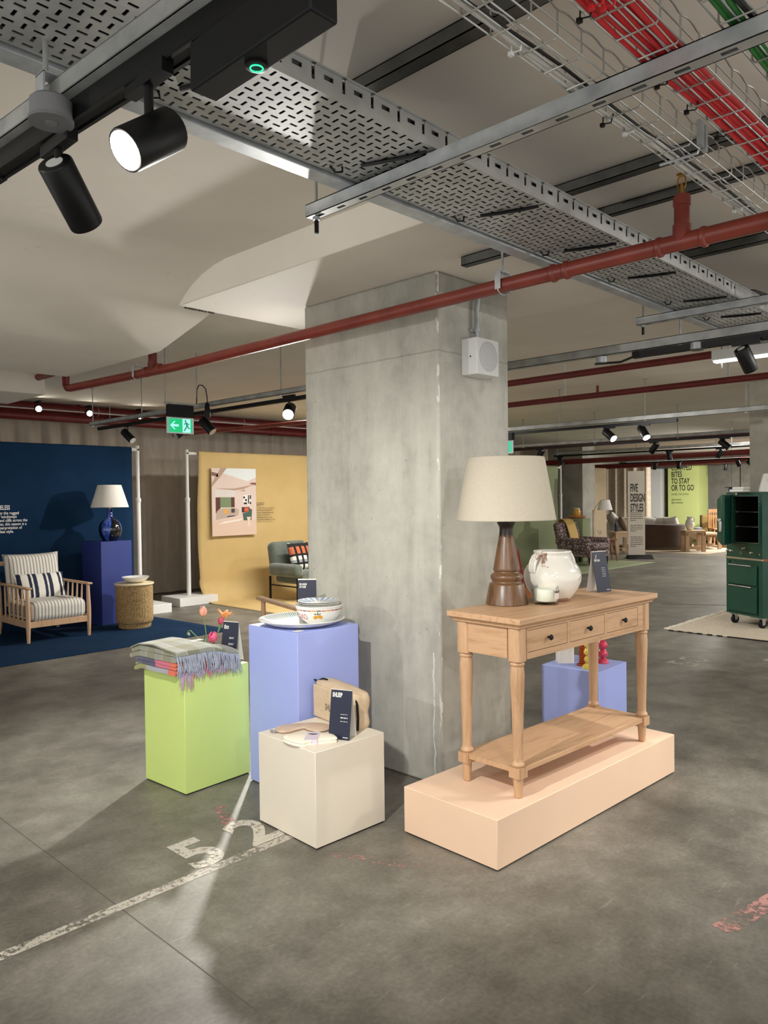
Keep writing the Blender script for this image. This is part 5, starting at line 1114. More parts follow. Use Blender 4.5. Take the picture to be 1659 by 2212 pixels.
MB().box(-0.33, 0.33, -0.09, 0.09, 0, 0.46).build('back_cushion', gv, GC, bevel=0.08, seg=6, loc=(0.37, 0.58, 0.36), rot=(math.radians(-10), 0, 0))
ck = NT('check_weave'); X_ = ck.xyz(); sx_ = ck.ramp(ck.math('FRACT', ck.math('DIVIDE', X_[0], 0.10)), [(0, '#ffffff'), (0.62, '#191716')], 'CONSTANT')
sy_ = ck.ramp(ck.math('FRACT', ck.math('ADD', ck.math('DIVIDE', X_[1], 0.40), 0.5)), [(0, '#ddd6c8'), (0.18, '#191716'), (0.26, '#8b8f92'), (0.36, '#ddd6c8'), (0.50, '#191716'), (0.58, '#b5613e'), (0.85, '#191716')], 'CONSTANT')
ck.set(ck.mix(1.0, sx_, sy_, 'MULTIPLY'), 0.9, 0.0)
C2 = thing('scatter_cushion', 'orange, black and white check cushion on the grey-green armchair', 'cushion', (7.12, 8.56, 0.60), 0, None, rot=(math.radians(72), 0, math.radians(4)))
MB().pillow(0.42, 0.42, 0.13, 16).build('cushion_cover', ck.m, C2, smooth=70)
WC = thing('lounge_chair', 'pale wood lounge chair arm seen behind the lilac plinth', 'chair', (3.93, 5.28, 0), math.radians(-100))
for s, y in ((0, 0.0), (1, 0.62)):
    MB().prism([(0, 0.585), (0.72, 0.56), (0.72, 0.585), (0.0, 0.612)], y-0.03, y+0.03, 'y').build('arm_rest', ow, WC, bevel=0.004)
    MB().tube([(0.07, y, 0), (0.085, y, 0.35), (0.08, y, 0.59)], [0.016, 0.022, 0.018], 12).build('front_leg', ow, WC, smooth=50)
    MB().tube([(0.74, y, 0), (0.68, y, 0.3), (0.66, y, 0.57)], [0.016, 0.022, 0.018], 12).build('rear_leg', ow, WC, smooth=50)
    MB().prism([(0.06, 0.22), (0.70, 0.20), (0.70, 0.26), (0.06, 0.28)], y-0.011, y+0.011, 'y').build('side_rail', ow, WC, bevel=0.003)
MB().box(0.04, 0.07, 0, 0.62, 0.21, 0.27).build('front_rail', ow, WC, bevel=0.003); MB().box(0.08, 0.66, 0.035, 0.585, 0.27, 0.40).build('seat_cushion', pm('oatmeal_fabric', '#b8ab96', 0.95), WC, bevel=0.04, seg=4)
MB().box(-0.07, 0.07, 0.035, 0.585, 0, 0.45).build('back_cushion', pm('oatmeal_fabric_back', '#b8ab96', 0.95), WC, bevel=0.05, seg=4, loc=(0.66, 0, 0.36), rot=(0, math.radians(12), 0))

# ================================================================== RIGHT: SMOKER ON A RUG
dg_ = pm('dark_green_enamel', '#0f4234', 0.35, 0, '#124a3a', 5)
dgi = pm('black_interior', '#080908', 0.7); chrome = pm('polished_steel', '#c9cac8', 0.2, 0.9)
G = thing('smoker_oven', 'tall dark green enamel smoker oven with open door on casters', 'oven', (8.72, 3.175, 0.008), math.atan2(-0.875, -0.485))
GW, GD = 0.525, 0.60
MB().box(0, GW, 0.012, GD, 0.115, 0.715).box(0, 0.04, 0, 0.012, 0.115, 0.715).box(GW-0.055, GW, 0, 0.012, 0.115, 0.715).box(0.04, GW-0.055, 0, 0.012, 0.115, 0.135).box(0.04, GW-0.055, 0, 0.012, 0.695, 0.715).build('lower_cabinet', dg_, G)
for z0, z1 in ((0.445, 0.655), (0.15, 0.43)):
    d = MB().box(0.05, GW-0.075, -0.012, 0.011, z0, z1).build('drawer', dg_, G, bevel=0.003)
    MB().cyl((0.06, -0.022, z1-0.004), (GW-0.14, -0.022, z1-0.004), 0.007, n=10).box(0.07, 0.08, -0.022, -0.01, z1-0.01, z1).box(GW-0.16, GW-0.15, -0.022, -0.01, z1-0.01, z1).build('handle', chrome, d, smooth=40)
MB().box(-0.004, GW+0.004, -0.006, GD, 0.715, 0.733).build('steel_band', chrome, G)
u0, u1, ux0, ux1 = 0.90, 1.39, 0.105, 0.47; UZ0, UZ1 = 0.742, 1.435
MB().box(0.005, ux0, 0, 0.03, UZ0, UZ1).box(ux1, GW-0.005, 0, 0.03, UZ0, UZ1).box(ux0, ux1, 0, 0.03, UZ0, u0).box(ux0, ux1, 0, 0.03, u1, UZ1).box(0.005, 0.02, 0.03, GD, UZ0, UZ1).box(GW-0.02, GW-0.005, 0.03, GD, UZ0, UZ1).box(0.02, GW-0.02, 0.03, GD, UZ0, UZ0+0.02).box(0.02, GW-0.02, 0.03, GD, UZ1-0.015, UZ1).box(0.02, GW-0.02, GD-0.02, GD, UZ0+0.02, UZ1-0.015).box(-0.002, GW+0.002, -0.004, GD, UZ0-0.009, UZ0).build('upper_cabinet', dg_, G)
MB().box(ux0-0.04, ux0-0.036, 0.031, GD-0.04, u0-0.02, u1+0.01).box(ux1+0.02, ux1+0.024, 0.031, GD-0.04, u0-0.02, u1+0.01).box(ux0-0.04, ux1+0.02, GD-0.05, GD-0.04, u0-0.02, u1+0.01).box(ux0-0.04, ux1+0.02, 0.031, GD-0.04, u0-0.024, u0-0.018).box(ux0-0.04, ux1+0.02, 0.031, GD-0.04, u1+0.008, u1+0.012).build('oven_liner', dgi, G)
sl = MB()
for z in (1.06, 1.22):
    sl.box(ux0-0.03, ux1+0.015, 0.04, 0.048, z, z+0.006); sl.box(ux0-0.03, ux0+0.02, 0.035, 0.05, z-0.004, z+0.012)
    for k in range(12): sl.cyl((ux0+k*0.032, 0.045, z+0.003), (ux0+k*0.032, GD-0.06, z+0.003), 0.002, n=5)
sl.build('rack', M['wire'], G)
MB().box(ux0-0.006, ux1+0.006, -0.004, 0.001, u0-0.006, u0).box(ux1, ux1+0.006, -0.004, 0.001, u0, u1).box(ux0-0.006, ux1+0.006, -0.004, 0.001, u1, u1+0.006).build('door_seal', chrome, G)
D = bpy.data.objects.new('door', None); COL.objects.link(D); D.parent = G; D.location = (ux0-0.01, -0.005, 0); D.rotation_euler = (0, 0, -math.radians(52))
dp = MB(); dw_ = 0.385
P0 = [(0, 0, u0-0.02), (dw_, 0, u0-0.02), (dw_, 0, u1+0.02), (0, 0, u1+0.02)]; Q0 = [(0.0, -0.03, u0-0.02), (dw_, -0.03, u0-0.02), (dw_, -0.03, u1+0.02), (0, -0.03, u1+0.02)]; R0 = [(0.05, -0.085, u0+0.03), (dw_-0.05, -0.085, u0+0.03), (dw_-0.05, -0.085, u1-0.03), (0.05, -0.085, u1-0.03)]
dp.add(P0+Q0+R0, [(3, 2, 1, 0), (8, 9, 10, 11)] + [(a*4+i, a*4+(i+1) % 4, (a+1)*4+(i+1) % 4, (a+1)*4+i) for a in (0, 1) for i in range(4)])
dp.build('door_leaf', dg_, D, bevel=0.003)
MB().box(dw_-0.02, dw_+0.075, -0.06, -0.025, 1.13, 1.165).box(dw_-0.005, dw_+0.012, -0.06, -0.03, 1.02, 1.135).build('latch', chrome, D, bevel=0.006)
kb = MB()
for x, z in ((0.07, 0.795), (0.25, 0.835), (0.36, 0.79), (0.02, 0.80)):
    kb.lathe([(0.013, 0), (0.015, 0.012), (0.010, 0.016)], n=12, M=Matrix.Translation((x, 0, z)) @ Matrix.Rotation(PI/2, 4, 'X')).lathe([(0.009, 0), (0.009, 0.012)], n=12, M=Matrix.Translation((x+0.03, 0, z+0.004)) @ Matrix.Rotation(PI/2, 4, 'X'))
kb.build('control_knobs', chrome, G, smooth=40)
hb = MB()
for z in (1.33, 1.29, 1.0, 0.955, 0.78): hb.lathe([(0.008, 0), (0.008, 0.008)], n=10, M=Matrix.Translation((ux1+0.02, 0, z)) @ Matrix.Rotation(PI/2, 4, 'X'))
hb.lathe([(0.016, 0), (0.016, 0.012)], n=12, M=Matrix.Translation((0.165, 0, 1.413)) @ Matrix.Rotation(PI/2, 4, 'X')).build('bolt_heads', chrome, G, smooth=40)
MB().box(0.20, 0.235, -0.002, 0, 0.765, 0.80).build('badge', pm('bronze_badge', '#6d6a50', 0.4, 0.5), G)
MB().box(GW, GW+0.004, 0, GD, 0.712, 0.735).build('copper_strip', pm('copper_strip', '#a5604a', 0.35, 0.5), G)
for x, y in ((0.06, 0.06), (GW-0.07, 0.06), (0.06, GD-0.07), (GW-0.07, GD-0.07)):
    c_ = bpy.data.objects.new('caster', None); COL.objects.link(c_); c_.parent = G; c_.location = (x, y, 0)
    MB().lathe([(0.012, -0.016), (0.042, -0.016), (0.045, -0.010), (0.045, 0.010), (0.042, 0.016), (0.012, 0.016)], n=24, M=Matrix.Translation((0, 0, 0.045)) @ Matrix.Rotation(PI/2, 4, 'Y')).build('wheel', M['black_matt'], c_, smooth=40)
    MB().lathe([(0.016, -0.018), (0.016, 0.018)], n=14, M=Matrix.Translation((0, 0, 0.045)) @ Matrix.Rotation(PI/2, 4, 'Y')).build('hub', chrome, c_, smooth=40)
    MB().box(-0.024, -0.019, -0.02, 0.02, 0.04, 0.105).box(0.019, 0.024, -0.02, 0.02, 0.04, 0.105).box(-0.035, 0.035, -0.035, 0.035, 0.10, 0.108).build('fork', chrome, c_)
TU = tag(MB().box(-0.10, 0.10, -0.05, 0.05, 0, 0.03).box(-0.06, 0.11, -0.05, 0.05, 0.03, 0.055).build('folded_towel', pm('white_towel', '#e9e7e2', 0.95), loc=(8.57, 2.98, 1.444), rz=-2.08, bevel=0.012, seg=3), 'small white folded cloth on top of the green smoker', 'cloth')
LT = thing('lantern', 'white tapered lantern on top of the green smoker at the right edge', 'lantern', (8.58, 2.66, 1.444), 0.4)
vs = [(-0.12, -0.12, 0), (0.12, -0.12, 0), (0.12, 0.12, 0), (-0.12, 0.12, 0), (-0.075, -0.075, 0.19), (0.075, -0.075, 0.19), (0.075, 0.075, 0.19), (-0.075, 0.075, 0.19)]
MB().add(vs, [(3, 2, 1, 0), (4, 5, 6, 7), (0, 1, 5, 4), (1, 2, 6, 5), (2, 3, 7, 6), (3, 0, 4, 7)]).build('body', M['white'], LT, bevel=0.006)
MB().cyl((0, 0, 0.19), (0, 0, 0.32), 0.03, n=12).box(-0.06, 0.06, -0.02, 0.02, 0.36, 0.38).cyl((0, 0, 0.32), (0, 0, 0.37), 0.02, n=10).build('chimney', M['white'], LT)
MB().box(-0.0975, -0.0965, -0.05, 0.05, 0.07, 0.14).build('pane', pm('frosted_pane', '#cfd0cd', 0.3), LT)
RG = thing('floor_rug', 'cream woven rug with tasselled ends under the green smoker', 'rug', (7.85, 3.45, 0))
MB().grid(lambda u, v: (u*2.3, -v*2.6, 0.007+0.0022*math.sin(u*70+math.sin(v*25)*2)), 120, 40).build('woven_field', pm('cream_weave', '#c3b5a0', 0.95, 0, '#d3c7b3', 14, (1, 6, 1), 0.35, 0.65, 0.5, 80), RG, smooth=60, solid=0.006)
tz = MB(); rr = random.Random(2)
for k in range(46):
    x = 0.02+k*0.05; tz.tube([(x, 0, 0.007), (x+rr.uniform(-0.02, 0.02), 0.03, 0.012), (x+rr.uniform(-0.04, 0.04), 0.07+rr.uniform(0, 0.03), 0.005)], [0.008, 0.014, 0.005], 6)
tz.build('tassels', pm('cream_tassel', '#d8cfbd', 0.95), RG, smooth=60)
eb = MB()
for k in range(26):
    eb.box(-0.012, 0.004, -0.1*k-0.05 if k < 6 else -0.1*k-0.1, -0.1*k, 0.002, 0.012)
eb.build('dark_binding', pm('black_binding', '#2a2523', 0.9), RG)

# ================================================================== FAR RIGHT: OLIVE SET AND LOUNGE
OB = sheet_backdrop('olive_backdrop', 'olive green paper backdrop and floor sweep behind the lampshade', 9.6, 15.55, 9.45, 7.1, 2.08, M['olive'], (6.10,), 2.0)
plinth('display_plinth', 'olive green plinth with the yellow jar in front of the far concrete column', (14.75, 8.35, 0), 8, 0.44, 0.44, 0.93, 'olive')
tag(MB().lathe([(0.14, 0), (0.16, 0.005), (0.185, 0.035), (0.19, 0.05), (0.182, 0.05), (0.15, 0.015), (0, 0.012)], n=40).build('dish', pm('terracotta', '#c07a52', 0.6), smooth=50, loc=(14.95, 8.60, 0.931)), 'shallow terracotta dish under the yellow jar', 'dish')
YJ = thing('storage_jar', 'mustard yellow ceramic jar standing in the terracotta dish', 'jar', (14.95, 8.60, 0.944))
MB().lathe([(0.05, 0), (0.062, 0.01), (0.078, 0.07), (0.080, 0.12), (0.070, 0.16), (0.058, 0.18), (0.056, 0.195)], n=32).build('body', pm('mustard_glaze', '#d39b3a', 0.25), YJ, smooth=60)
MB().lathe([(0.058, 0.193), (0.066, 0.20), (0.066, 0.21), (0.05, 0.214)], n=32).build('rim', pm('cream_glaze', '#eadfbd', 0.3), YJ, smooth=40)
MB().tube([(-0.057, 0.0, 0.185), (-0.085, 0, 0.18), (-0.085, 0, 0.155), (-0.07, 0, 0.15)], 0.008, 8).build('ear', pm('mustard_glaze_ear', '#d39b3a', 0.25), YJ, smooth=50)
def mat_floral():
    t = NT('plum_floral'); v = t.coord(); x = t.n('ShaderNodeTexVoronoi'); x.feature = 'DISTANCE_TO_EDGE'; x.inputs['Scale'].default_value = 16; t.l(v, x.inputs['Vector'])
    n = t.noise(v, 26, 4, 0.7, 1.5); f = t.math('ADD', t.math('MULTIPLY', x.outputs['Distance'], 1.1), t.math('MULTIPLY', n, 0.75))
    return t.set(t.ramp(f, [(0.40, '#4b3b40'), (0.52, '#6b575a'), (0.62, '#b7a49c'), (0.75, '#8f7b78')]), 0.9, 0.0)
M['floral'] = mat_floral()
FA = thing('armchair', 'plum floral patterned armchair with a yellow throw by the olive plinth', 'armchair', (14.33, 8.10, 0), math.radians(-8))
MB().box(-0.33, 0.33, -0.42, 0.36, 0.17, 0.33).build('seat_base', M['floral'], FA, bevel=0.03, seg=3)
MB().box(-0.27, 0.27, -0.46, 0.28, 0.33, 0.46).build('seat_cushion', M['floral'], FA, bevel=0.045, seg=4)
MB().box(-0.33, 0.33, -0.09, 0.09, 0, 0.60).build('backrest', M['floral'], FA, bevel=0.06, seg=5, loc=(0, 0.33, 0.28), rot=(math.radians(-14), 0, 0))
for s in (-1, 1): MB().box(s*0.31-0.065, s*0.31+0.065, -0.40, 0.34, 0.30, 0.56).build('arm', M['floral'], FA, bevel=0.05, seg=4)
for x in (-0.28, 0.28):
    for y in (-0.37, 0.31): MB().tube([(x, y, 0.0), (x, y, 0.05), (x, y, 0.10), (x, y, 0.18)], [0.014, 0.02, 0.028, 0.025], 12).build('leg', M['black'], FA, smooth=40)
TW = thing('throw_blanket', 'mustard yellow throw draped over the floral armchair back', 'blanket', (14.33, 8.10, 0), math.radians(-8))
pth = [(0.62, 0.40), (0.60, 0.60), (0.575, 0.86), (0.54, 0.915), (0.47, 0.925), (0.40, 0.90), (0.345, 0.82), (0.27, 0.62), (0.235, 0.49), (0.10, 0.475)]
def thr(u, v):
    i = v*(len(pth)-1); k = min(len(pth)-2, int(i)); t_ = i-k; return (-0.14+0.28*u, pth[k][0]+(pth[k+1][0]-pth[k][0])*t_ - 0.018*(v > 0.4), pth[k][1]+(pth[k+1][1]-pth[k][1])*t_+0.012)
MB().grid(thr, 8, 40).build('woven_cloth', pm('mustard_wool', '#cfae68', 0.95), TW, smooth=70, solid=0.012)
def small_table(name, label, loc, rz, w, d, h, mat, leg=0.022, splay=0.05, apron=0.07, stretch=False):
    t = thing(name, label, 'table', loc, rz); w2, d2 = w/2, d/2
    MB().box(-w2, w2, -d2, d2, h-0.025, h).build('table_top', mat, t, bevel=0.005)
    MB().box(-w2+0.05, w2-0.05, -d2+0.05, d2-0.05, h-0.025-apron, h-0.025).build('apron', mat, t)
    for sx in (-1, 1):
        for sy in (-1, 1):
            p = (sx*(w2-0.05), sy*(d2-0.05)); MB().tube([(p[0]+sx*splay, p[1]+sy*splay, 0), (p[0], p[1], h-0.025)], [leg*0.6, leg], 12).build('leg', mat, t, smooth=40)
    if stretch:
        for sy in (-1, 1): MB().cyl((-w2+0.05, sy*(d2-0.03), 0.14), (w2-0.05, sy*(d2-0.03), 0.14), 0.009, n=8).build('stretcher', mat, t)
    return t
teak = wood('teak', '#8a5f3c', '#6d4829', 2)
small_table('side_table', 'small brown wooden side table with wine glasses right of the floral armchair', (15.42, 8.22, 0), math.radians(42), 0.46, 0.46, 0.475, teak, stretch=True)
for (x, y, lb, s) in ((15.38, 8.30, 'tall wine glass on the small brown side table', 1.0), (15.45, 8.10, 'short glass on the small brown side table', 0.62)):
    tag(MB().lathe([(0.032, 0), (0.032, 0.003), (0.005, 0.008), (0.004, 0.085*s), (0.02, 0.10*s), (0.038, 0.14*s), (0.042, 0.185*s), (0.040, 0.185*s), (0.036, 0.14*s), (0.015, 0.105*s), (0, 0.1*s)], n=28).build('wine_glass', M['glass'], smooth=60, loc=(x, y, 0.476)), lb, 'glass')
FL = thing('floor_lamp', 'slim brass floor lamp with a white shade behind the small side table', 'lamp', (14.85, 7.98+0.18, 0))
MB().lathe([(0.13, 0), (0.13, 0.012), (0.012, 0.02)], n=28).cyl((0, 0, 0.015), (0, 0, 1.12), 0.010, n=10).build('stand', M['brass'], FL, smooth=40)
e = Vector((0.10, -0.22, 0)); MB().tube([(0, 0, 1.04), tuple(e*0.2+Vector((0, 0, 1.18))), tuple(e*0.6+Vector((0, 0, 1.30))), tuple(e*1.0+Vector((0, 0, 1.345)))], 0.007, 8).cyl(tuple(e+Vector((0, 0, 1.345))), tuple(e+Vector((0, 0, 1.18))), 0.008, n=8).build('arm', M['brass'], FL, smooth=40)
MB().lathe([(0.155, 1.115), (0.155, 1.12), (0.10, 1.325), (0.098, 1.33)], (e.x, e.y, 0), 40, cap=False).build('lamp_shade', pm('white_shade', '#f0ece4', 0.8), FL, smooth=50, solid=0.003)
# tall sign
FS = thing('tall_sign', 'tall off-white freestanding sign with black condensed lettering', 'sign', (16.18, 8.02, 0), math.radians(-52))
MB().box(0, 0.36, 0, 0.04, 0.02, 1.96).build('sign_panel', pm('sign_cream', '#d6cbbc', 0.7), FS); MB().box(-0.004, 0.004, -0.004, 0.044, 0.02, 1.96).build('edge_trim', M['white'], FS)
lettering('heading', ['FIVE', 'DESIGN', 'STYLES'], 0.252, M['ink_black'], FS, (0.045, -0.002, 1.50), (1, 0, 0), (0, 0, 1), 0.36, 0.018, 0.88)
b = MB(); rr = random.Random(4)
for blk, rows in ((1.02, 5), (0.74, 4), (0.48, 6)):
    for i in range(rows):
        x = 0.045; end = 0.31 if i < rows-1 else 0.17
        while x < end:
            q = x+rr.uniform(0.03, 0.09); b.box(x, min(q, end), -0.002, 0, blk-i*0.042, blk-i*0.042+0.014); x = q+0.012
b.build('small_print', pm('grey_print', '#6d675e', 0.7), FS)
MB().prism([(-0.26, 0), (0.26, 0), (0.03, 0.085), (-0.03, 0.085)], -0.02, 0.50, 'y', Matrix.Translation((0, 0.02, 0)) @ Matrix(((0, 1, 0, 0), (1, 0, 0, 0), (0, 0, 1, 0), (0, 0, 0, 1)))).build('foot', M['black_matt'], FS)
# beige panel and far curtain
tag(MB().box(17.6, 18.2, 9.62, 9.66, 0, 2.12).build('fabric_panel', pm('sand_fabric', '#c2b090', 0.95)), 'flat sand coloured fabric panel beside the far concrete column', 'fabric panel')
curtain('pleated beige curtain behind the tall sign', 9.75, 11.6, 21.0, 0.02, 2.26, M['curtain_light'], 0.06, 5, axis='y', lam=0.32)
tag(MB().box(23.9, 24.2, 10.72, 11.12, 0, CZ).build('white_pier', M['white_plastic'], bevel=0.01), 'white painted pier between the beige curtain and the green pillar', 'pillar')
structure(MB().box(24.6, 24.8, 10.3, 14, 0, CZ).build('wall_back', pm('dark_olive_wall', '#7d7763', 0.9)))  # dark olive wall strip between pier and pillar
GP = thing('green_pillar', 'square pillar wrapped in lime green with large black wording', 'pillar', (23.9, 9.52, 0))
MB().box(0, 0.72, 0, 0.98, 0, CZ).build('wrap', pm('bright_lime_wrap', '#d0dc8c', 0.7), GP)
rt_, upz = (0, -1, 0), (0, 0, 1)
lettering('heading', ['CURATED', 'BITES', 'TO STAY', 'OR TO GO'], 0.25, M['ink_black'], GP, (-0.004, 0.87, 2.185), rt_, upz, 0.58, 0.014, 0.85)
lettering('strapline', 'SHARE THE SHOW', 0.085, pm('green_grey_ink', '#6c7a45', 0.7), GP, (-0.004, 0.87, 1.40), rt_, upz, 0.78, 0.0, res=2)
lettering('social_lettering', ['@johnlewis', '@johnlewispr'], 0.08, pm('dark_ink', '#4a5236', 0.7), GP, (-0.004, 0.87, 1.235), rt_, upz, 0.85, 0.0, 1.15, res=2)
# lounge
def cushion(label, loc, rot, w, d, h, mat, group=None):
    c_ = thing('scatter_cushion', label, 'cushion', loc, 0, group, rot); MB().pillow(w, d, h, 12).build('cushion_cover', mat, c_, smooth=70); return c_
wf = pm('white_linen', '#dcd8d0', 0.95)
SW = thing('sofa', 'white low sofa half hidden behind the tall sign', 'sofa', (19.95, 10.45, 0), math.radians(-48))
MB().box(-0.45, 0.45, -0.9, 0.9, 0.06, 0.42).build('seat', wf, SW, bevel=0.05, seg=4); MB().box(-0.45, 0.45, 0.72, 0.92, 0.10, 0.74).build('arm', wf, SW, bevel=0.06, seg=4); MB().box(0.30, 0.48, -0.9, 0.9, 0.10, 0.80).build('backrest', wf, SW, bevel=0.06, seg=4)
cushion('plump white cushion on the white sofa left of the tall sign', (19.35, 10.02, 0.72), (1.1, 0.2, 0.7), 0.55, 0.5, 0.24, wf)
cushion('brown cushion on the white sofa beside the tall sign', (19.1, 9.62, 0.66), (1.2, 0, 0.6), 0.45, 0.42, 0.18, pm('brown_linen', '#8d7a66', 0.95))
tag(MB().tube([(0, 0, 0), (0, 0, 0.16), (0, 0, 0.2), (0, 0, 0.27)], [0.04, 0.045, 0.02, 0.016], 16).build('bottle', pm('navy_bottle', '#1b2340', 0.2), smooth=40, loc=(17.55, 9.02, 0.531)), 'dark navy bottle on the low wooden table left of the tall sign', 'bottle')
def block_table(label, loc, rz, w, d, h, mat, lw=0.09):
    t = thing('side_table', label, 'table', loc, rz)
    MB().box(-w/2, w/2, -d/2, d/2, h-0.05, h).build('table_top', mat, t, bevel=0.006)
    for sx in (-1, 1):
        for sy in (-1, 1): MB().box(sx*(w/2-lw/2)-lw/2, sx*(w/2-lw/2)+lw/2, sy*(d/2-lw/2)-lw/2, sy*(d/2-lw/2)+lw/2, 0, h-0.05).build('leg', mat, t, bevel=0.004)
    MB().box(-w/2, w/2, -d/2+0.01, -d/2+0.06, h-0.13, h-0.05).box(-w/2, w/2, d/2-0.06, d/2-0.01, h-0.13, h-0.05).build('apron', mat, t)
    MB().box(-0.04, 0.04, -d/2+0.04, d/2-0.04, 0.06, 0.13).build('stretcher', mat, t)
    return t
lo_ = wood('light_oak', '#c4a684', '#ad8d69', 2)
block_table('low wooden block table left of the tall sign', (17.65, 8.95, 0), math.radians(-40), 0.45, 0.45, 0.53, lo_)
block_table('square light oak table holding the cream jug by the brown sofa', (19.1, 7.76, 0), math.radians(38), 0.48, 0.48, 0.53, lo_)
block_table('light oak coffee table behind the cream jug', (20.3, 7.95, 0), math.radians(38), 0.9, 0.6, 0.42, lo_)
VJ = thing('pitcher', 'tall cream ceramic pitcher on the square light oak table', 'vase', (19.1, 7.84, 0.531))
MB().lathe([(0.055, 0), (0.075, 0.02), (0.105, 0.10), (0.110, 0.16), (0.090, 0.23), (0.060, 0.28), (0.058, 0.31), (0.072, 0.34), (0.066, 0.338), (0.05, 0.30), (0, 0.28)], n=32).build('body', pm('cream_ceramic', '#ddd8cb', 0.4), VJ, smooth=60)
MB().tube([(0, -0.065, 0.325), (0, -0.105, 0.31), (0, -0.115, 0.26), (0, -0.095, 0.215)], 0.012, 8).build('handle', pm('cream_ceramic_handle', '#ddd8cb', 0.4), VJ, smooth=50)
bv = pm('dark_brown_velvet', '#3d2817', 0.8, 0, '#4a3220', 5, Sheen_Weight=0.5)
BS = thing('sofa', 'dark brown velvet curved sofa seen from behind', 'sofa', (19.55, 8.75, 0), 0)
def arc(r0, r1, z0, z1, a0, a1, n=28):
    mb = MB(); vs = []; fs = []
    for i in range(n+1):
        a = a0+(a1-a0)*i/n
        for r, z in ((r0, z0), (r1, z0), (r1, z1), (r0, z1)): vs.append((r*math.cos(a)*0.9, r*math.sin(a), z))
    for i in range(n):
        for k in range(4): fs.append((i*4+k, i*4+(k+1) % 4, i*4+4+(k+1) % 4, i*4+4+k))
    fs.append((3, 2, 1, 0)); fs.append(tuple(n*4+k for k in range(4))); mb.add(vs, fs); return mb
arc(0.50, 0.68, 0.07, 0.67, PI*0.55, PI*1.45).build('backrest', bv, BS, bevel=0.05, seg=4)
arc(0.02, 0.49, 0.10, 0.40, PI*0.5, PI*1.5).build('seat', bv, BS, bevel=0.03, seg=3); arc(0.40, 0.60, 0.0, 0.08, PI*0.55, PI*1.45).build('plinth_base', pm('brown_base', '#6b5a48', 0.6), BS)
for k, (y, lb) in enumerate(((9.05, 'white cushion on the brown sofa nearest the tall sign'), (8.72, 'white cushion in the middle of the brown sofa'), (8.42, 'white cushion at the right end of the brown sofa'))):
    cushion(lb, (19.38+0.1*(k == 1), y, 0.66), (1.25, 0.15*(k-1), PI/2+0.25*(1-k)), 0.42, 0.40, 0.18, wf, 'white cushions on the brown sofa')
pf = tag(MB().lathe([(0.30, 0), (0.34, 0.04), (0.36, 0.2), (0.34, 0.38), (0.28, 0.42), (0, 0.425)], n=36).build('pouffe', pm('tan_leather', '#a07c5c', 0.6), smooth=60, loc=(21.1, 7.55, 0)), 'round tan pouffe beside the coffee table', 'pouffe')
tag(MB().box(-0.11, 0.11, -0.08, 0.08, 0, 0.14).build('gift_box', pm('blue_print_box', '#8ea3c6', 0.6, 0, '#d9dde2', 9), loc=(19.75, 8.05-0.16, 0.43), rz=0.5, bevel=0.003), 'pale blue printed box on the coffee table', 'box')
mv = pm('mustard_velvet', '#8f7540', 0.9); MC = thing('armchair', 'mustard velvet chair with a curved back behind the coffee table', 'armchair', (22.3, 8.55, 0))
MB().box(-0.3, 0.3, -0.38, 0.38, 0.1, 0.42).build('seat', mv, MC, bevel=0.05, seg=3); MB().box(0.2, 0.36, -0.38, 0.38, 0.1, 0.82).build('backrest', mv, MC, bevel=0.12, seg=5)
sb = thing('sideboard', 'low dark cabinet behind the mustard cushion', 'cabinet', (22.9, 8.55, 0))
MB().box(0, 0.4, -0.55, 0.55, 0.08, 0.80).build('body', pm('dark_brown_wood', '#4a3a2a', 0.5), sb); MB().box(0.03, 0.37, -0.5, 0.5, 0, 0.08).build('plinth', M['black'], sb)
DC = thing('dining_chair', 'wooden slat-back chair standing behind the green smoker', 'chair', (21.9, 8.18, 0), math.radians(-46))
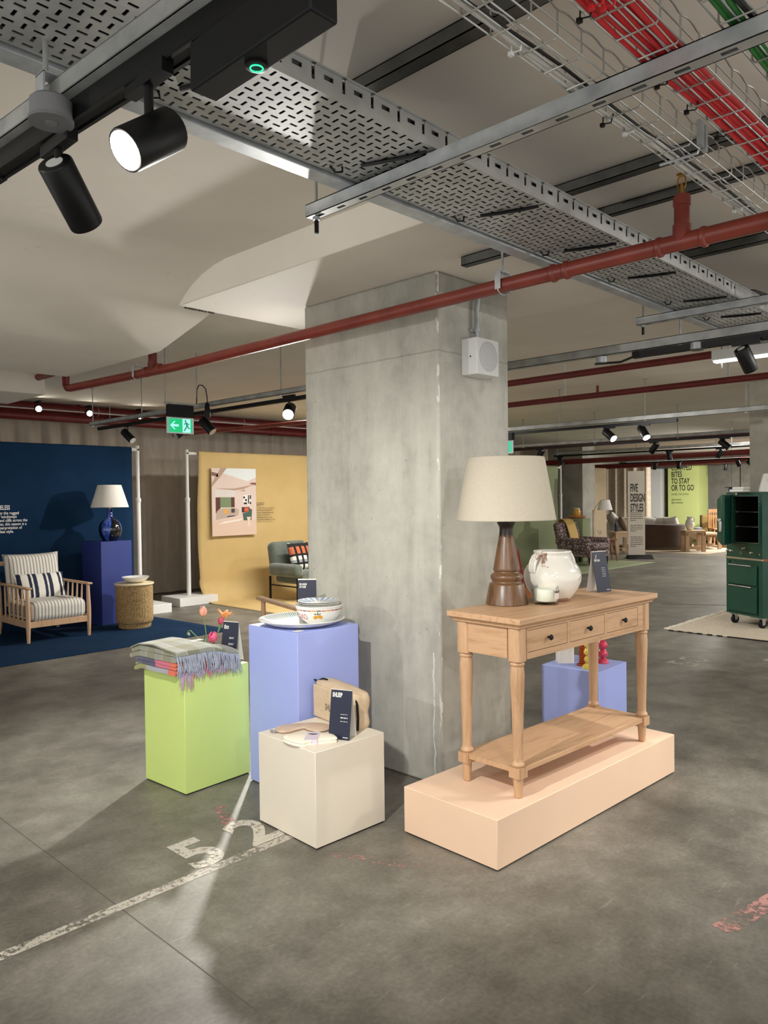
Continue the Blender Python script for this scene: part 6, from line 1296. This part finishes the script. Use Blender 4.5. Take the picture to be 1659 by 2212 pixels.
for x in (-0.2, 0.2):
    MB().box(x-0.02, x+0.02, 0.16, 0.20, 0, 0.98).build('rear_leg', teak, DC); MB().box(x-0.02, x+0.02, -0.2, -0.16, 0, 0.44).build('front_leg', teak, DC)
MB().box(-0.22, 0.22, -0.22, 0.2, 0.43, 0.47).build('seat', teak, DC, bevel=0.008)
MB().box(-0.22, 0.22, 0.165, 0.195, 0.90, 1.0).build('top_rail', teak, DC)
for k in range(5): MB().box(-0.14+k*0.07-0.015, -0.14+k*0.07+0.015, 0.172, 0.188, 0.47, 0.91).build('slat', teak, DC)
HP = thing('hanging_ornament', 'small blue ornament hanging above the green smoker', 'ornament', (16.2, 5.79, 1.53))
MB().lathe([(0.02, -0.09), (0.07, -0.07), (0.095, -0.02), (0.06, 0.02)], n=20, sy=0.7).build('blue_body', pm('blue_ceramic', '#4a5f9e', 0.4, 0, '#8c9cc4', 12), HP, smooth=50)
MB().lathe([(0.13, 0.02), (0.13, 0.032)], n=24).build('dark_disc', M['black'], HP); MB().cyl((0, 0, 0.03), (0, 0, CZ-1.53), 0.003, n=6).build('cord', M['black_cable'], HP)
RC = thing('lounge_chair', 'red fabric chair with an orange wooden base peeping past the lamp and jar', 'chair', (7.45, 4.78, 0), 0.6)
rf = pm('brick_red_fabric', '#8a2f30', 0.9, 0, '#97393a', 12)
MB().box(-0.30, 0.30, -0.30, 0.30, 0.30, 0.44).build('seat', pm('orange_wood', '#b5683c', 0.5), RC, bevel=0.02)
MB().box(-0.30, 0.30, -0.06, 0.06, 0, 0.42).build('backrest', rf, RC, bevel=0.05, seg=4, loc=(0, 0.2, 0.42), rot=(-0.2, 0, 0))
for x in (-0.25, 0.25):
    for y in (-0.25, 0.25): MB().cyl((x, y, 0), (x, y, 0.31), 0.018, n=10).build('leg', pm('orange_wood_leg', '#a85f36', 0.5), RC)
tag(MB().box(18.3, 21.5, 7.1, 9.4, 0, 0.008).build('floor_rug', pm('beige_rug', '#b3a48d', 0.95)), 'beige rug under the lounge tables far away', 'rug')
